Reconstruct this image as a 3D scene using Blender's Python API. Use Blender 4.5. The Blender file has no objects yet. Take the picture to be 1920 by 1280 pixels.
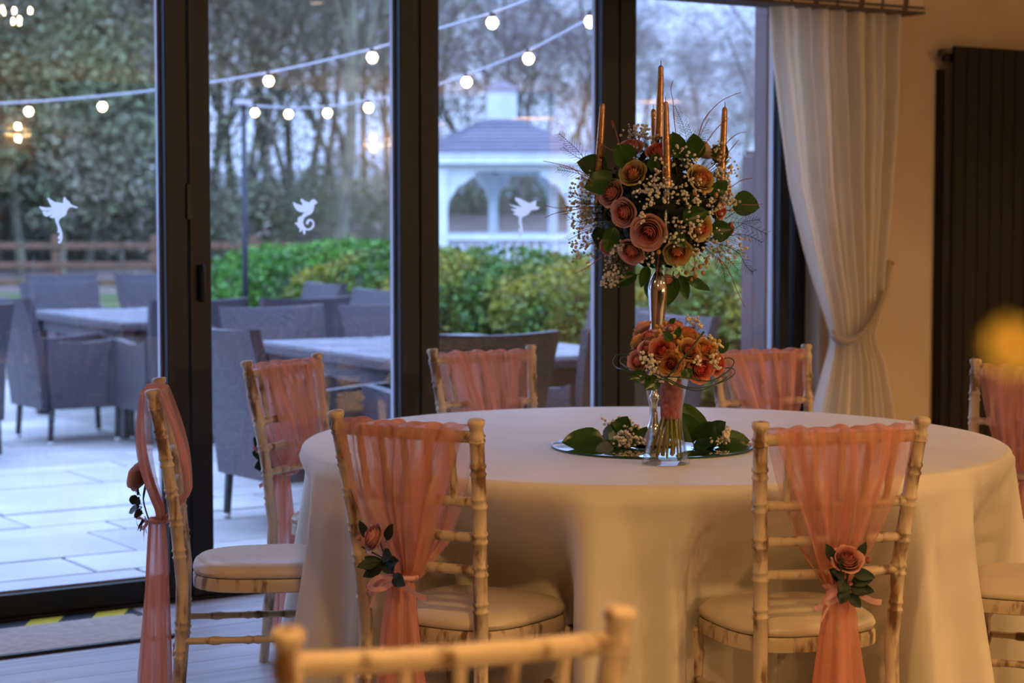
import bpy, math, random
from math import sin, cos, pi, radians, sqrt, atan2, exp
from mathutils import Vector, Matrix, Quaternion
S = bpy.context.scene
COL = S.collection
# ------------------------------------------------------------------ camera, world, light, exposure
YAW, PITCH, FPX = radians(33.3), math.atan(235/3733.), 3733.
CAM = Vector((0, 0, 1.36))
cd = bpy.data.cameras.new('camera'); cam = bpy.data.objects.new('camera', cd); COL.objects.link(cam)
cd.lens = 70; cd.sensor_width = 36; cd.clip_end = 400
cam.location = CAM; cam.rotation_euler = (pi/2-PITCH, 0, -YAW)
cd.dof.use_dof = True; cd.dof.focus_distance = 4.85; cd.dof.aperture_fstop = 3.9
S.camera = cam
FH = Vector((sin(YAW), cos(YAW), 0)); RT = Vector((cos(YAW), -sin(YAW), 0))
FW = FH*cos(PITCH)+Vector((0, 0, -sin(PITCH))); UP = RT.cross(FW)
def ray(x, y): return FW+RT*((x-960)/FPX)+UP*((640-y)/FPX)
def Wz(x, y, z): d = ray(x, y); return CAM+d*((z-CAM.z)/d.z)
def Wy(x, y, Y): d = ray(x, y); return CAM+d*((Y-CAM.y)/d.y)
def Wd(x, y, dep): return CAM+ray(x, y)*dep

w = bpy.data.worlds.new('dusk_sky'); S.world = w; w.use_nodes = True
nt = w.node_tree; nt.nodes.clear()
o = nt.nodes.new('ShaderNodeOutputWorld'); bg = nt.nodes.new('ShaderNodeBackground')
tc = nt.nodes.new('ShaderNodeTexCoord'); mp = nt.nodes.new('ShaderNodeMapping'); mp.inputs['Scale'].default_value = (1, 1, 3)
nz = nt.nodes.new('ShaderNodeTexNoise'); nz.inputs['Scale'].default_value = 2.2; nz.inputs['Detail'].default_value = 5
cr = nt.nodes.new('ShaderNodeValToRGB'); cr.color_ramp.elements[0].position = .35; cr.color_ramp.elements[1].position = .7
cr.color_ramp.elements[0].color = (.29, .44, .97, 1); cr.color_ramp.elements[1].color = (.52, .68, 1.0, 1)
nt.links.new(tc.outputs['Generated'], mp.inputs['Vector']); nt.links.new(mp.outputs[0], nz.inputs['Vector'])
nt.links.new(nz.outputs['Fac'], cr.inputs['Fac']); nt.links.new(cr.outputs[0], bg.inputs['Color'])
# overcast dusk: three times brighter overhead than at the horizon
sx_ = nt.nodes.new('ShaderNodeSeparateXYZ'); nt.links.new(tc.outputs['Generated'], sx_.inputs[0])
mr_ = nt.nodes.new('ShaderNodeMapRange'); mr_.inputs['From Min'].default_value = 0; mr_.inputs['From Max'].default_value = 1
mr_.inputs['To Min'].default_value = 1.38; mr_.inputs['To Max'].default_value = 5.2; nt.links.new(sx_.outputs['Z'], mr_.inputs['Value'])
nt.links.new(mr_.outputs[0], bg.inputs['Strength']); nt.links.new(bg.outputs[0], o.inputs['Surface'])

def light(name, typ, loc, energy, color, size=.1, sizey=None, target=None, spot=None):
    l = bpy.data.lights.new(name, typ); l.energy = energy; l.color = color
    ob = bpy.data.objects.new(name, l); COL.objects.link(ob); ob.location = loc
    if typ == 'AREA':
        l.size = size
        if sizey: l.shape = 'RECTANGLE'; l.size_y = sizey
    elif typ in ('POINT', 'SPOT'): l.shadow_soft_size = size
    if spot: l.spot_size = spot; l.spot_blend = .6
    if target is not None:
        ob.rotation_euler = (Vector(target)-Vector(loc)).to_track_quat('-Z', 'Y').to_euler()
    return ob
WARM = (1, .57, .20)
# unseen ceiling lamps added as warm fill (fittings are built further down at the same places)
FILL_XY = [(1.3, 1.6), (3.6, 1.5), (5.9, 1.8), (1.2, 3.9), (5.6, 4.4), (7.6, 3.6), (7.6, .4), (3.6, -1.4), (.2, -1.0)]
FILL_E = [9, 2.5, 10, 1, 2, 17, 18, 34, 28]
for (x, y), e in zip(FILL_XY, FILL_E):
    light('fill_spot', 'SPOT', (x, y, 2.655), e*7.4, WARM, .06, target=(x, y, 0), spot=radians(150))
S.view_settings.view_transform = 'Standard'; S.view_settings.look = 'None'
S.view_settings.exposure = .52; S.view_settings.gamma = 1
try: S.view_settings.use_curve_mapping = False
except Exception: pass
try:
    S.cycles.use_denoising = True; S.cycles.max_bounces = 6; S.cycles.use_light_tree = False; S.cycles.transparent_max_bounces = 18; S.cycles.use_adaptive_sampling = True; S.cycles.adaptive_threshold = .06; S.cycles.adaptive_min_samples = 20
    S.cycles.diffuse_bounces = 2; S.cycles.glossy_bounces = 3; S.cycles.transmission_bounces = 4
    S.cycles.caustics_reflective = False; S.cycles.caustics_refractive = False; S.cycles.sample_clamp_indirect = 4
except Exception: pass

# ------------------------------------------------------------------ helpers
class MB:
    def __init__(s): s.v = []; s.f = []; s.uv = None
    def add(s, vs, fs):
        b = len(s.v); s.v += [tuple(p) for p in vs]; s.f += [tuple(i+b for i in q) for q in fs]; return s
    def box(s, a, b, M=None, bev=0):
        x0, y0, z0 = a; x1, y1, z1 = b
        if bev:
            e = bev
            def ring(z, k): return [(x0+k, y0+e, z), (x0+e, y0+k, z), (x1-e, y0+k, z), (x1-k, y0+e, z), (x1-k, y1-e, z), (x1-e, y1-k, z), (x0+e, y1-k, z), (x0+k, y1-e, z)]
            vs = ring(z0, e*.6)+ring(z0+e, 0)+ring(z1-e, 0)+ring(z1, e*.6)
            fs = [tuple(range(7, -1, -1)), tuple(range(24, 32))]
            for r in range(3):
                for i in range(8): fs.append((r*8+i, r*8+(i+1) % 8, r*8+8+(i+1) % 8, r*8+8+i))
        else:
            vs = [(x0, y0, z0), (x1, y0, z0), (x1, y1, z0), (x0, y1, z0), (x0, y0, z1), (x1, y0, z1), (x1, y1, z1), (x0, y1, z1)]
            fs = [(3, 2, 1, 0), (4, 5, 6, 7), (0, 1, 5, 4), (1, 2, 6, 5), (2, 3, 7, 6), (3, 0, 4, 7)]
        if M is not None: vs = [M @ Vector(p) for p in vs]
        return s.add(vs, fs)
    def hexa(s, vs): return s.add(vs, [(3, 2, 1, 0), (4, 5, 6, 7), (0, 1, 5, 4), (1, 2, 6, 5), (2, 3, 7, 6), (3, 0, 4, 7)])
    def tube(s, pts, rad, n=8, cap=True, flat=1.0):
        pts = [Vector(p) for p in pts]; m = len(pts)
        if not hasattr(rad, '__len__'): rad = [rad]*m
        vs = []; fs = []; nrm = None
        for i, p in enumerate(pts):
            t = (pts[min(i+1, m-1)]-pts[max(i-1, 0)])
            if t.length < 1e-9: t = Vector((0, 0, 1))
            t.normalize()
            if nrm is None:
                a = Vector((0, 0, 1)) if abs(t.z) < .9 else Vector((1, 0, 0)); nrm = t.cross(a).normalized()
            else:
                nrm = (nrm-t*nrm.dot(t))
                nrm = nrm.normalized() if nrm.length > 1e-6 else t.orthogonal().normalized()
            bn = t.cross(nrm)
            for k in range(n):
                a = 2*pi*k/n; vs.append(p+(nrm*cos(a)+bn*sin(a)*flat)*rad[i])
        for i in range(m-1):
            for k in range(n): fs.append((i*n+k, i*n+(k+1) % n, (i+1)*n+(k+1) % n, (i+1)*n+k))
        if cap: fs.append(tuple(range(n-1, -1, -1))); fs.append(tuple(range((m-1)*n, m*n)))
        return s.add(vs, fs)
    def lathe(s, prof, n=24, c=(0, 0, 0), M=None):
        vs = []; fs = []
        for r, z in prof:
            for k in range(n): a = 2*pi*k/n; vs.append(Vector((c[0]+r*cos(a), c[1]+r*sin(a), c[2]+z)))
        for i in range(len(prof)-1):
            for k in range(n): fs.append((i*n+k, i*n+(k+1) % n, (i+1)*n+(k+1) % n, (i+1)*n+k))
        if prof[0][0] > 1e-6: fs.append(tuple(range(n-1, -1, -1)))
        if prof[-1][0] > 1e-6: fs.append(tuple(range((len(prof)-1)*n, len(prof)*n)))
        if M is not None: vs = [M @ p for p in vs]
        return s.add(vs, fs)
    def grid(s, fn, nu, nv, closed=False):
        vs = []; fs = []; m = nu if closed else nu+1
        uvs = []
        for j in range(nv+1):
            for i in range(m): vs.append(fn(i/nu, j/nv)); uvs.append((i/nu, j/nv))
        for j in range(nv):
            for i in range(nu): fs.append((j*m+i, j*m+(i+1) % m, (j+1)*m+(i+1) % m, (j+1)*m+i))
        if s.uv is None: s.uv = {}
        b = len(s.v)
        for k, q in enumerate(uvs): s.uv[b+k] = q
        return s.add(vs, fs)
    def ico(s, c, r, rnd=None):
        t = (1+5**.5)/2; q = r/sqrt(1+t*t)
        vv = [(-1, t, 0), (1, t, 0), (-1, -t, 0), (1, -t, 0), (0, -1, t), (0, 1, t), (0, -1, -t), (0, 1, -t), (t, 0, -1), (t, 0, 1), (-t, 0, -1), (-t, 0, 1)]
        ff = [(0, 11, 5), (0, 5, 1), (0, 1, 7), (0, 7, 10), (0, 10, 11), (1, 5, 9), (5, 11, 4), (11, 10, 2), (10, 7, 6), (7, 1, 8), (3, 9, 4), (3, 4, 2), (3, 2, 6), (3, 6, 8), (3, 8, 9), (4, 9, 5), (2, 4, 11), (6, 2, 10), (8, 6, 7), (9, 8, 1)]
        vs = []
        for a in vv:
            k = q*(1+(rnd.uniform(-.22, .22) if rnd else 0)); vs.append((c[0]+a[0]*k, c[1]+a[1]*k, c[2]+a[2]*k))
        return s.add(vs, ff)
    def mesh(s, name, m, smooth=True):
        me = bpy.data.meshes.new(name); me.from_pydata(s.v, [], s.f)
        if s.uv:
            uvl = me.uv_layers.new(name='UVMap')
            for l in me.loops: uvl.data[l.index].uv = s.uv.get(l.vertex_index, (0, 0))
        me.materials.append(m)
        if smooth:
            me.polygons.foreach_set('use_smooth', [True]*len(me.polygons))
        me.update(); return me
    def build(s, name, m, parent=None, smooth=True, label=None, loc=None, auto=None):
        me = s.mesh(name, m, smooth)
        if smooth and auto:
            try: me.set_sharp_from_angle(angle=radians(auto))
            except Exception: pass
        return place(name, me, parent, loc, label)
def place(name, me, parent=None, loc=None, label=None, rot=None, scale=None):
    ob = bpy.data.objects.new(name, me); COL.objects.link(ob)
    if parent is not None: ob.parent = parent
    if loc is not None: ob.location = loc
    if rot is not None: ob.rotation_euler = rot
    if scale is not None: ob.scale = (scale,)*3 if not hasattr(scale, '__len__') else scale
    if label: ob['label'] = label
    return ob
def tag(ob, label=None, cat=None, group=None, kind=None):
    if label: ob['label'] = label
    if cat: ob['category'] = cat
    if group: ob['group'] = group
    if kind: ob['kind'] = kind
    return ob
def thing(name, label, cat, loc=(0, 0, 0), rz=0, group=None, kind=None):
    e = bpy.data.objects.new(name, None); COL.objects.link(e); e.location = loc; e.rotation_euler = (0, 0, rz)
    e.empty_display_size = .1
    return tag(e, label, cat, group, kind)
def struct(name, mb, m, smooth=False):
    return tag(mb.build(name, m, smooth=smooth), kind='structure')
def copy_tree(src, parent=None):
    c = src.copy(); COL.objects.link(c)
    if parent is not None: c.parent = parent
    for ch in list(src.children): copy_tree(ch, c)
    return c

# ------------------------------------------------------------------ materials
def mat(name, color, rough=.5, metal=0, spec=None, c2=None, scale=8, stretch=(1, 1, 1), bump=0, bscale=None, detail=4, lo=.4, hi=.6, emit=None, estr=0, rand=0, transl=0, wave=None, sheen=0):
    m = bpy.data.materials.new(name); m.use_nodes = True; t = m.node_tree; b = t.nodes['Principled BSDF']
    L = t.links.new; N = t.nodes.new
    b.inputs['Roughness'].default_value = rough; b.inputs['Metallic'].default_value = metal
    if spec is not None: b.inputs['Specular IOR Level'].default_value = spec
    if sheen: b.inputs['Sheen Weight'].default_value = sheen
    b.inputs['Base Color'].default_value = (*color, 1)
    src = None
    if c2 is not None or bump:
        tc = N('ShaderNodeTexCoord'); mp = N('ShaderNodeMapping'); mp.inputs['Scale'].default_value = stretch
        L(tc.outputs['Object'], mp.inputs['Vector'])
    if c2 is not None:
        nz = N('ShaderNodeTexNoise'); nz.inputs['Scale'].default_value = scale; nz.inputs['Detail'].default_value = detail
        L(mp.outputs[0], nz.inputs['Vector'])
        cr = N('ShaderNodeValToRGB'); cr.color_ramp.elements[0].position = lo; cr.color_ramp.elements[1].position = hi
        cr.color_ramp.elements[0].color = (*color, 1); cr.color_ramp.elements[1].color = (*c2, 1)
        L(nz.outputs['Fac'], cr.inputs['Fac']); src = cr.outputs[0]
    if rand:
        g = N('ShaderNodeObjectInfo') if rand < 0 else N('ShaderNodeNewGeometry')
        out = g.outputs['Random'] if rand < 0 else g.outputs['Random Per Island']
        mr = N('ShaderNodeMapRange'); mr.inputs['To Min'].default_value = 1-abs(rand); mr.inputs['To Max'].default_value = 1+abs(rand)
        L(out, mr.inputs['Value'])
        mx = N('ShaderNodeVectorMath'); mx.operation = 'SCALE'
        if src is not None: L(src, mx.inputs[0])
        else: mx.inputs[0].default_value = color
        L(mr.outputs[0], mx.inputs['Scale']); src = mx.outputs[0]
    if src is not None: L(src, b.inputs['Base Color'])
    if bump:
        if wave:
            nb = N('ShaderNodeTexWave'); nb.inputs['Scale'].default_value = bscale or wave; nb.inputs['Distortion'].default_value = 1.5
            fo = nb.outputs['Fac']
        else:
            nb = N('ShaderNodeTexNoise'); nb.inputs['Scale'].default_value = bscale or scale*4; nb.inputs['Detail'].default_value = 3; fo = nb.outputs['Fac']
        L(mp.outputs[0], nb.inputs['Vector'])
        bp = N('ShaderNodeBump'); bp.inputs['Strength'].default_value = bump; bp.inputs['Distance'].default_value = .01
        L(fo, bp.inputs['Height']); L(bp.outputs[0], b.inputs['Normal'])
    if emit: b.inputs['Emission Color'].default_value = (*emit, 1); b.inputs['Emission Strength'].default_value = estr
    if transl:
        tr = N('ShaderNodeBsdfTranslucent'); ms = N('ShaderNodeMixShader'); ms.inputs[0].default_value = transl
        tr.inputs['Color'].default_value = (*color, 1)
        if src is not None: L(src, tr.inputs['Color'])
        L(b.outputs[0], ms.inputs[1]); L(tr.outputs[0], ms.inputs[2]); L(ms.outputs[0], t.nodes['Material Output'].inputs['Surface'])
    return m
def emis(name, col, st):
    m = bpy.data.materials.new(name); m.use_nodes = True; t = m.node_tree; t.nodes.clear()
    e = t.nodes.new('ShaderNodeEmission'); e.inputs[0].default_value = (*col, 1); e.inputs[1].default_value = st
    q = t.nodes.new('ShaderNodeOutputMaterial'); t.links.new(e.outputs[0], q.inputs[0]); return m
def pane_mat(name='window_glass', f0=.055, tint=(.985, .995, .99), pw=5, gain=.9):   # thin window glass: mostly clear, a grazing-angle mirror on each face
    m = bpy.data.materials.new(name); m.use_nodes = True; t = m.node_tree; t.nodes.clear(); N = t.nodes.new; L = t.links.new
    g = N('ShaderNodeNewGeometry'); d = N('ShaderNodeVectorMath'); d.operation = 'DOT_PRODUCT'
    L(g.outputs['Normal'], d.inputs[0]); L(g.outputs['Incoming'], d.inputs[1])
    a = N('ShaderNodeMath'); a.operation = 'ABSOLUTE'; L(d.outputs['Value'], a.inputs[0])
    b = N('ShaderNodeMath'); b.operation = 'SUBTRACT'; b.inputs[0].default_value = 1; L(a.outputs[0], b.inputs[1])
    p = N('ShaderNodeMath'); p.operation = 'POWER'; p.inputs[1].default_value = pw; L(b.outputs[0], p.inputs[0])
    q = N('ShaderNodeMath'); q.operation = 'MULTIPLY_ADD'; q.inputs[1].default_value = gain; q.inputs[2].default_value = f0; L(p.outputs[0], q.inputs[0])
    tr = N('ShaderNodeBsdfTransparent'); tr.inputs[0].default_value = (*tint, 1)
    gl = N('ShaderNodeBsdfGlossy'); gl.inputs['Roughness'].default_value = 0
    ms = N('ShaderNodeMixShader'); L(q.outputs[0], ms.inputs[0]); L(tr.outputs[0], ms.inputs[1]); L(gl.outputs[0], ms.inputs[2])
    o = N('ShaderNodeOutputMaterial'); L(ms.outputs[0], o.inputs[0]); return m
def glass_mat(name, col, ior):
    m = bpy.data.materials.new(name); m.use_nodes = True; b = m.node_tree.nodes['Principled BSDF']
    b.inputs['Base Color'].default_value = (*col, 1); b.inputs['Transmission Weight'].default_value = 1
    b.inputs['Roughness'].default_value = 0; b.inputs['IOR'].default_value = ior; return m
def chiffon(name, col, dens):
    m = bpy.data.materials.new(name); m.use_nodes = True; t = m.node_tree; t.nodes.clear(); N = t.nodes.new; L = t.links.new
    uv = N('ShaderNodeTexCoord'); mp = N('ShaderNodeMapping'); mp.inputs['Scale'].default_value = (11, .9, 1)
    L(uv.outputs['UV'], mp.inputs[0])
    nz = N('ShaderNodeTexNoise'); nz.inputs['Scale'].default_value = 1; nz.inputs['Detail'].default_value = 2; L(mp.outputs[0], nz.inputs['Vector'])
    mr = N('ShaderNodeMapRange'); mr.inputs['From Min'].default_value = .42; mr.inputs['From Max'].default_value = .62
    mr.inputs['To Min'].default_value = dens-.30; mr.inputs['To Max'].default_value = min(.97, dens+.22); L(nz.outputs['Fac'], mr.inputs['Value'])
    di = N('ShaderNodeBsdfDiffuse'); di.inputs[0].default_value = (*col, 1)
    tl = N('ShaderNodeBsdfTranslucent'); tl.inputs[0].default_value = (*[min(1, c*1.05) for c in col], 1)
    m1 = N('ShaderNodeMixShader'); m1.inputs[0].default_value = .38; L(di.outputs[0], m1.inputs[1]); L(tl.outputs[0], m1.inputs[2])
    tr = N('ShaderNodeBsdfTransparent'); m2 = N('ShaderNodeMixShader'); L(mr.outputs[0], m2.inputs[0]); L(tr.outputs[0], m2.inputs[1]); L(m1.outputs[0], m2.inputs[2])
    o = N('ShaderNodeOutputMaterial'); L(m2.outputs[0], o.inputs[0]); return m
def petal_mat(name, inner, mid, outer):
    m = bpy.data.materials.new(name); m.use_nodes = True; t = m.node_tree; N = t.nodes.new; L = t.links.new; b = t.nodes['Principled BSDF']
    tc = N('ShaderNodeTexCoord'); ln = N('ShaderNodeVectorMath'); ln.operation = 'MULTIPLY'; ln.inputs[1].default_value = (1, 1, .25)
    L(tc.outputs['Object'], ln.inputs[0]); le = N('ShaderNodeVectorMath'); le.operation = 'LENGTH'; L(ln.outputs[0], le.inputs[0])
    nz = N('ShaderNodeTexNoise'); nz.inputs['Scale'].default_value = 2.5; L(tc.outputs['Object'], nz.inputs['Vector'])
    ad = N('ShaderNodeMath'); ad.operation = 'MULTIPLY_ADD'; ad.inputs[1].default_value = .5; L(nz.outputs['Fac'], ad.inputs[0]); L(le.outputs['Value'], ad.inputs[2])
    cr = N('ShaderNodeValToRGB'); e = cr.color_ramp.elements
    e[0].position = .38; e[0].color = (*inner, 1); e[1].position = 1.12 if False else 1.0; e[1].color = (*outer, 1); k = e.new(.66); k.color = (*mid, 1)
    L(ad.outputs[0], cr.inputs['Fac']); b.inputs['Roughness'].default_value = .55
    sp = N('ShaderNodeSeparateXYZ'); L(tc.outputs['UV'], sp.inputs[0]); mr = N('ShaderNodeMapRange')   # each petal pales towards its rim, with painted occlusion darkening its base
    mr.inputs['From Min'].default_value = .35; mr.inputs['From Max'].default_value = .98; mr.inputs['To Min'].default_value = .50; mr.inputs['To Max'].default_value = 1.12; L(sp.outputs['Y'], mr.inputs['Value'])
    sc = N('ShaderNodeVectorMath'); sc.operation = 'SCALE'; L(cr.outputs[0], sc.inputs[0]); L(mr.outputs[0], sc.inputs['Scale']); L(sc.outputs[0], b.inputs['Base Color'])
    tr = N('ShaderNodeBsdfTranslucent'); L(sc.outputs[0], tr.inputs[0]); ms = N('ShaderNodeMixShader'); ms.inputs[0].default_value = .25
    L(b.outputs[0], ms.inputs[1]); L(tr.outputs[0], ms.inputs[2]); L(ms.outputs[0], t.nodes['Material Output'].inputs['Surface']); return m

M = {}
M['limewash'] = mat('limewashed_wood', (.66, .51, .35), .40, c2=(.20, .10, .045), scale=34, stretch=(1, 1, .26), lo=.51, hi=.64, detail=8, bump=.1)
M['pad'] = mat('cream_vinyl', (.80, .66, .50), .38, c2=(.74, .60, .45), scale=6, bump=.03, bscale=300)
M['cloth'] = mat('ivory_tablecloth', (.82, .73, .61), .5, c2=(.78, .69, .57), scale=5, bump=.05, bscale=220, sheen=.3)
M['chiffon'] = chiffon('peach_chiffon', (.83, .38, .28), .74)
M['chiffon_tail'] = chiffon('peach_chiffon_tail', (.83, .38, .28), .86)
M['ribbon'] = mat('pink_satin_ribbon', (.80, .42, .42), .3, transl=.15)
M['floor'] = mat('limed_floor_plank', (.46, .44, .47), .38, c2=(.34, .32, .34), scale=5, stretch=(.25, 3, 1), lo=.35, hi=.7, rand=-.10, bump=.08, bscale=30)
M['floorbase'] = mat('floor_gap', (.08, .07, .07), .8)
M['wall'] = mat('cream_plaster', (.55, .42, .29), .85, c2=(.52, .39, .27), scale=3, bump=.05, bscale=60)
M['ceil'] = mat('white_ceiling', (.6, .5, .4), .9)
M['frame'] = mat('anthracite_aluminium', (.012, .013, .015), .45, spec=.3)
M['bead'] = mat('light_grey_skylit_edge', (.42, .42, .50), .5)  # lightened to stand in for skylight on the frame edge; pole bracket shares it
M['rubber'] = mat('black_rubber', (.008, .008, .008), .5)
M['glass'] = pane_mat()
M['curtain'] = mat('ivory_voile', (.94, .87, .72), .8, transl=.42, c2=(.90, .81, .66), scale=3, stretch=(8, 8, .5))
M['rope'] = mat('grey_beige_cord', (.38, .30, .22), .7)
M['pelmet'] = mat('cream_checked_pelmet', (.66, .50, .36), .85)
M['pelmetdark'] = mat('brown_stripe', (.10, .07, .055), .85)
M['rad'] = mat('matt_black_brown_radiator', (.016, .012, .009), .6, spec=.2)
M['chrome'] = mat('polished_silver', (.86, .84, .82), .09, metal=1)
M['mirror'] = mat('mirror_silver', (.86, .90, .90), .01, metal=1)
M['mirroredge'] = mat('green_glass_edge', (.02, .10, .085), .15)
M['copper'] = mat('rose_gold_candle_wax', (.66, .36, .18), .26, metal=.8, c2=(.52, .26, .12), scale=60, bump=.12, bscale=120)
M['wick'] = mat('dark_wick', (.02, .015, .012), .8)
M['crystal'] = pane_mat('clear_vase_glass', .035, (.95, .97, .97), 3, .75)
M['water'] = pane_mat('vase_water', .02, (.93, .95, .88), 4, .5)
M['decal'] = mat('white_vinyl_decal', (.95, .95, .97), .7, transl=.75)
M['leaf'] = mat('glossy_dark_leaf', (.028, .095, .014), .26, c2=(.06, .15, .022), scale=12, transl=.18)
M['leaflite'] = mat('yellow_green_leaf', (.12, .19, .02), .33, c2=(.07, .13, .015), scale=20, transl=.3)
M['leafgrey'] = mat('blue_grey_leaf_underside', (.20, .27, .27), .5, transl=.2)
M['silkleaf'] = mat('dark_silk_leaf', (.012, .026, .012), .55, c2=(.025, .04, .015), scale=20, transl=.1)
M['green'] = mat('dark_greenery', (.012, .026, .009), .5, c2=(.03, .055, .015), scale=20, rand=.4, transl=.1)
M['gyp'] = mat('cream_tiny_blossom', (.90, .80, .62), .8, c2=(.93, .86, .72), scale=30, rand=.15)
M['gypstem'] = mat('thin_green_stem', (.06, .09, .03), .6)
M['twig'] = mat('pink_brown_twig', (.36, .13, .085), .6)
M['fern'] = mat('dark_fern_frond', (.022, .038, .022), .6)
M['berry'] = mat('yellow_berry', (.72, .42, .10), .3, c2=(.66, .34, .07), scale=20)
M['grass'] = mat('dark_bear_grass', (.030, .06, .022), .3)
M['felt'] = mat('pink_felt_wrap', (.62, .15, .18), .95, c2=(.44, .08, .11), scale=90, bump=.5, bscale=140)
M['stem'] = mat('green_brown_stem', (.30, .30, .05), .35, c2=(.52, .32, .11), scale=14, rand=-.3)
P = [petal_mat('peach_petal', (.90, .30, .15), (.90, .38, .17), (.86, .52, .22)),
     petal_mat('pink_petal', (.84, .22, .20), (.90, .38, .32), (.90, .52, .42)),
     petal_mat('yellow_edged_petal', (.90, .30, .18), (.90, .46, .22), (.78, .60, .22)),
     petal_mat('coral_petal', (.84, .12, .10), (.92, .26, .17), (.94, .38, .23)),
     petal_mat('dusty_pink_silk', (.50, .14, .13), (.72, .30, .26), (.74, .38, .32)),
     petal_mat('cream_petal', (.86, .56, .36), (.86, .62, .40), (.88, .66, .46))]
M['paver'] = mat('sandstone_paver', (.40, .395, .39), .6, c2=(.29, .285, .29), scale=2.2, detail=8, lo=.3, hi=.75, rand=-.14, bump=.1, bscale=25)
M['pavejoint'] = mat('sandy_joint', (.13, .095, .07), .9)
M['rattan'] = mat('grey_woven_rattan', (.066, .060, .076), .55, c2=(.034, .031, .040), scale=90, bump=.9, bscale=70, lo=.4, hi=.6)
M['rattandark'] = mat('dark_rattan_leg', (.02, .022, .026), .5)
M['footcap'] = mat('pale_foot_cap', (.6, .6, .62), .4)
M['tabletop'] = mat('grey_frosted_table_glass', (.30, .31, .35), .22, c2=(.22, .23, .27), scale=4)
M['whitewood'] = mat('white_painted_timber', (.78, .84, .90), .6, c2=(.70, .76, .84), scale=5)
M['slate'] = mat('grey_felt_shingle', (.11, .11, .145), .8, c2=(.15, .15, .19), scale=14, bump=.3, rand=-.15)
M['timber'] = mat('weathered_brown_rail', (.20, .105, .065), .8, c2=(.14, .085, .05), scale=9)
M['post'] = mat('purple_brown_post', (.16, .105, .10), .7, c2=(.12, .08, .075), scale=12, stretch=(1, 1, .1))
M['bark'] = mat('grey_green_bark', (.26, .27, .18), .9, c2=(.15, .15, .12), scale=3)
M['bark2'] = mat('brown_grey_bark', (.30, .26, .23), .9, c2=(.19, .16, .15), scale=3)
M['ivy'] = mat('olive_ivy_foliage', (.27, .34, .17), .7, rand=.35, c2=(.38, .36, .27), scale=.55, transl=.15)
M['hedge'] = mat('bright_hedge_leaf', (.060, .150, .022), .6, rand=.6, c2=(.30, .27, .04), scale=1.6, lo=.42, hi=.62, transl=.3)
M['hedge2'] = mat('fresh_green_bush_leaf', (.05, .18, .03), .6, rand=.6, c2=(.10, .24, .035), scale=2, transl=.3)
M['lawn'] = mat('winter_grass', (.075, .12, .028), .95, c2=(.11, .115, .05), scale=3, bump=.5, bscale=30)
M['litter'] = mat('leaf_litter', (.13, .115, .08), .95, c2=(.22, .17, .155), scale=2.2, detail=9, bump=.8, bscale=8)
M['pole'] = mat('dark_blue_pole', (.018, .022, .035), .5)
M['cable'] = mat('pale_cable', (.48, .48, .56), .6)
M['bulb'] = emis('lit_bulb', (1, .80, .50), 9)
M['warmglow'] = emis('warm_lamp_glow', (1, .60, .22), 14)
M['diff'] = emis('fill_lamp_glow', (1, .62, .3), 6)
M['mat'] = mat('beige_threshold_mat', (.44, .35, .30), .9, c2=(.38, .29, .25), scale=30, bump=.2)
M['yellow'] = mat('yellow_tape', (.62, .50, .03), .4)
M['black'] = mat('black_tape', (.02, .024, .035), .4)
M['brass'] = mat('dark_bronze', (.05, .035, .02), .4, metal=.6)
M['shade'] = mat('tan_lamp_shade', (.45, .27, .12), .8, transl=.4)
M['ylw'] = mat('yellow_flower', (.50, .38, .06), .6, transl=.2)

# ------------------------------------------------------------------ room shell
YF = 6.47        # inner face of the door frames
YWALL = 6.38
struct('floor', MB().box((-4, -6, -.2), (13, 6.60, -.012)), M['floorbase'])
floor_o = bpy.data.objects['floor']
rnd = random.Random(3)
k = 0
pl = []
y = 1.15; pw = .152
while y < 6.46:
    x = .2-rnd.uniform(0, 1.2)
    while x < 7.9:
        L = min(rnd.choice([1.0, 1.2, 1.4, 1.8]), 8.0-x); pl.append((x, y, L)); x += L
    y += pw
for x, y, L in pl:
    y1 = min(y+pw-.003, 6.465)
    MB().box((x+.0015, y, -.012), (x+L-.0015, y1, 0)).build('floor_plank', M['floor'], floor_o, False)
mb = MB(); mb.box((-4, -6, -.012), (13, 1.148, 0)); mb.box((-4, 1.148, -.012), (-1.0, 6.46, 0)); mb.box((8.0, 1.148, -.012), (13, 6.38, 0))
q = mb.build('floor_boards_beyond', M['floor'], floor_o, False); q['kind'] = 'stuff'; q.name = 'floorboards'
struct('wall_left', MB().box((-4.2, -6, 0), (-4, 6.6, 2.7)), M['wall'])
struct('wall_right', MB().box((13, -6, 0), (13.2, 6.6, 2.7)), M['wall'])
M['taupe'] = mat('dark_taupe_plaster', (.14, .105, .08), .85, c2=(.12, .09, .07), scale=3)
struct('wall_back', MB().box((-4.2, -6.2, 0), (13.2, -6, 2.7)), M['taupe'])
XJ = 5.762
mb = MB(); mb.box((XJ, YWALL, 0), (13.2, 6.72, 2.7)); mb.box((-4.2, YWALL, 0), (.08, 6.72, 2.7)); mb.box((.08, YWALL, 2.36), (XJ, 6.72, 2.7))
struct('wall_window', mb, M['wall'])
struct('ceiling', MB().box((-4.2, -6.2, 2.7), (13.2, 6.72, 2.85)), M['ceil'])
mb = MB(); mb.box((6.0, YWALL-.015, 0), (13, YWALL, .12)); struct('baseboard_window', mb, M['ceil'])
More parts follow.
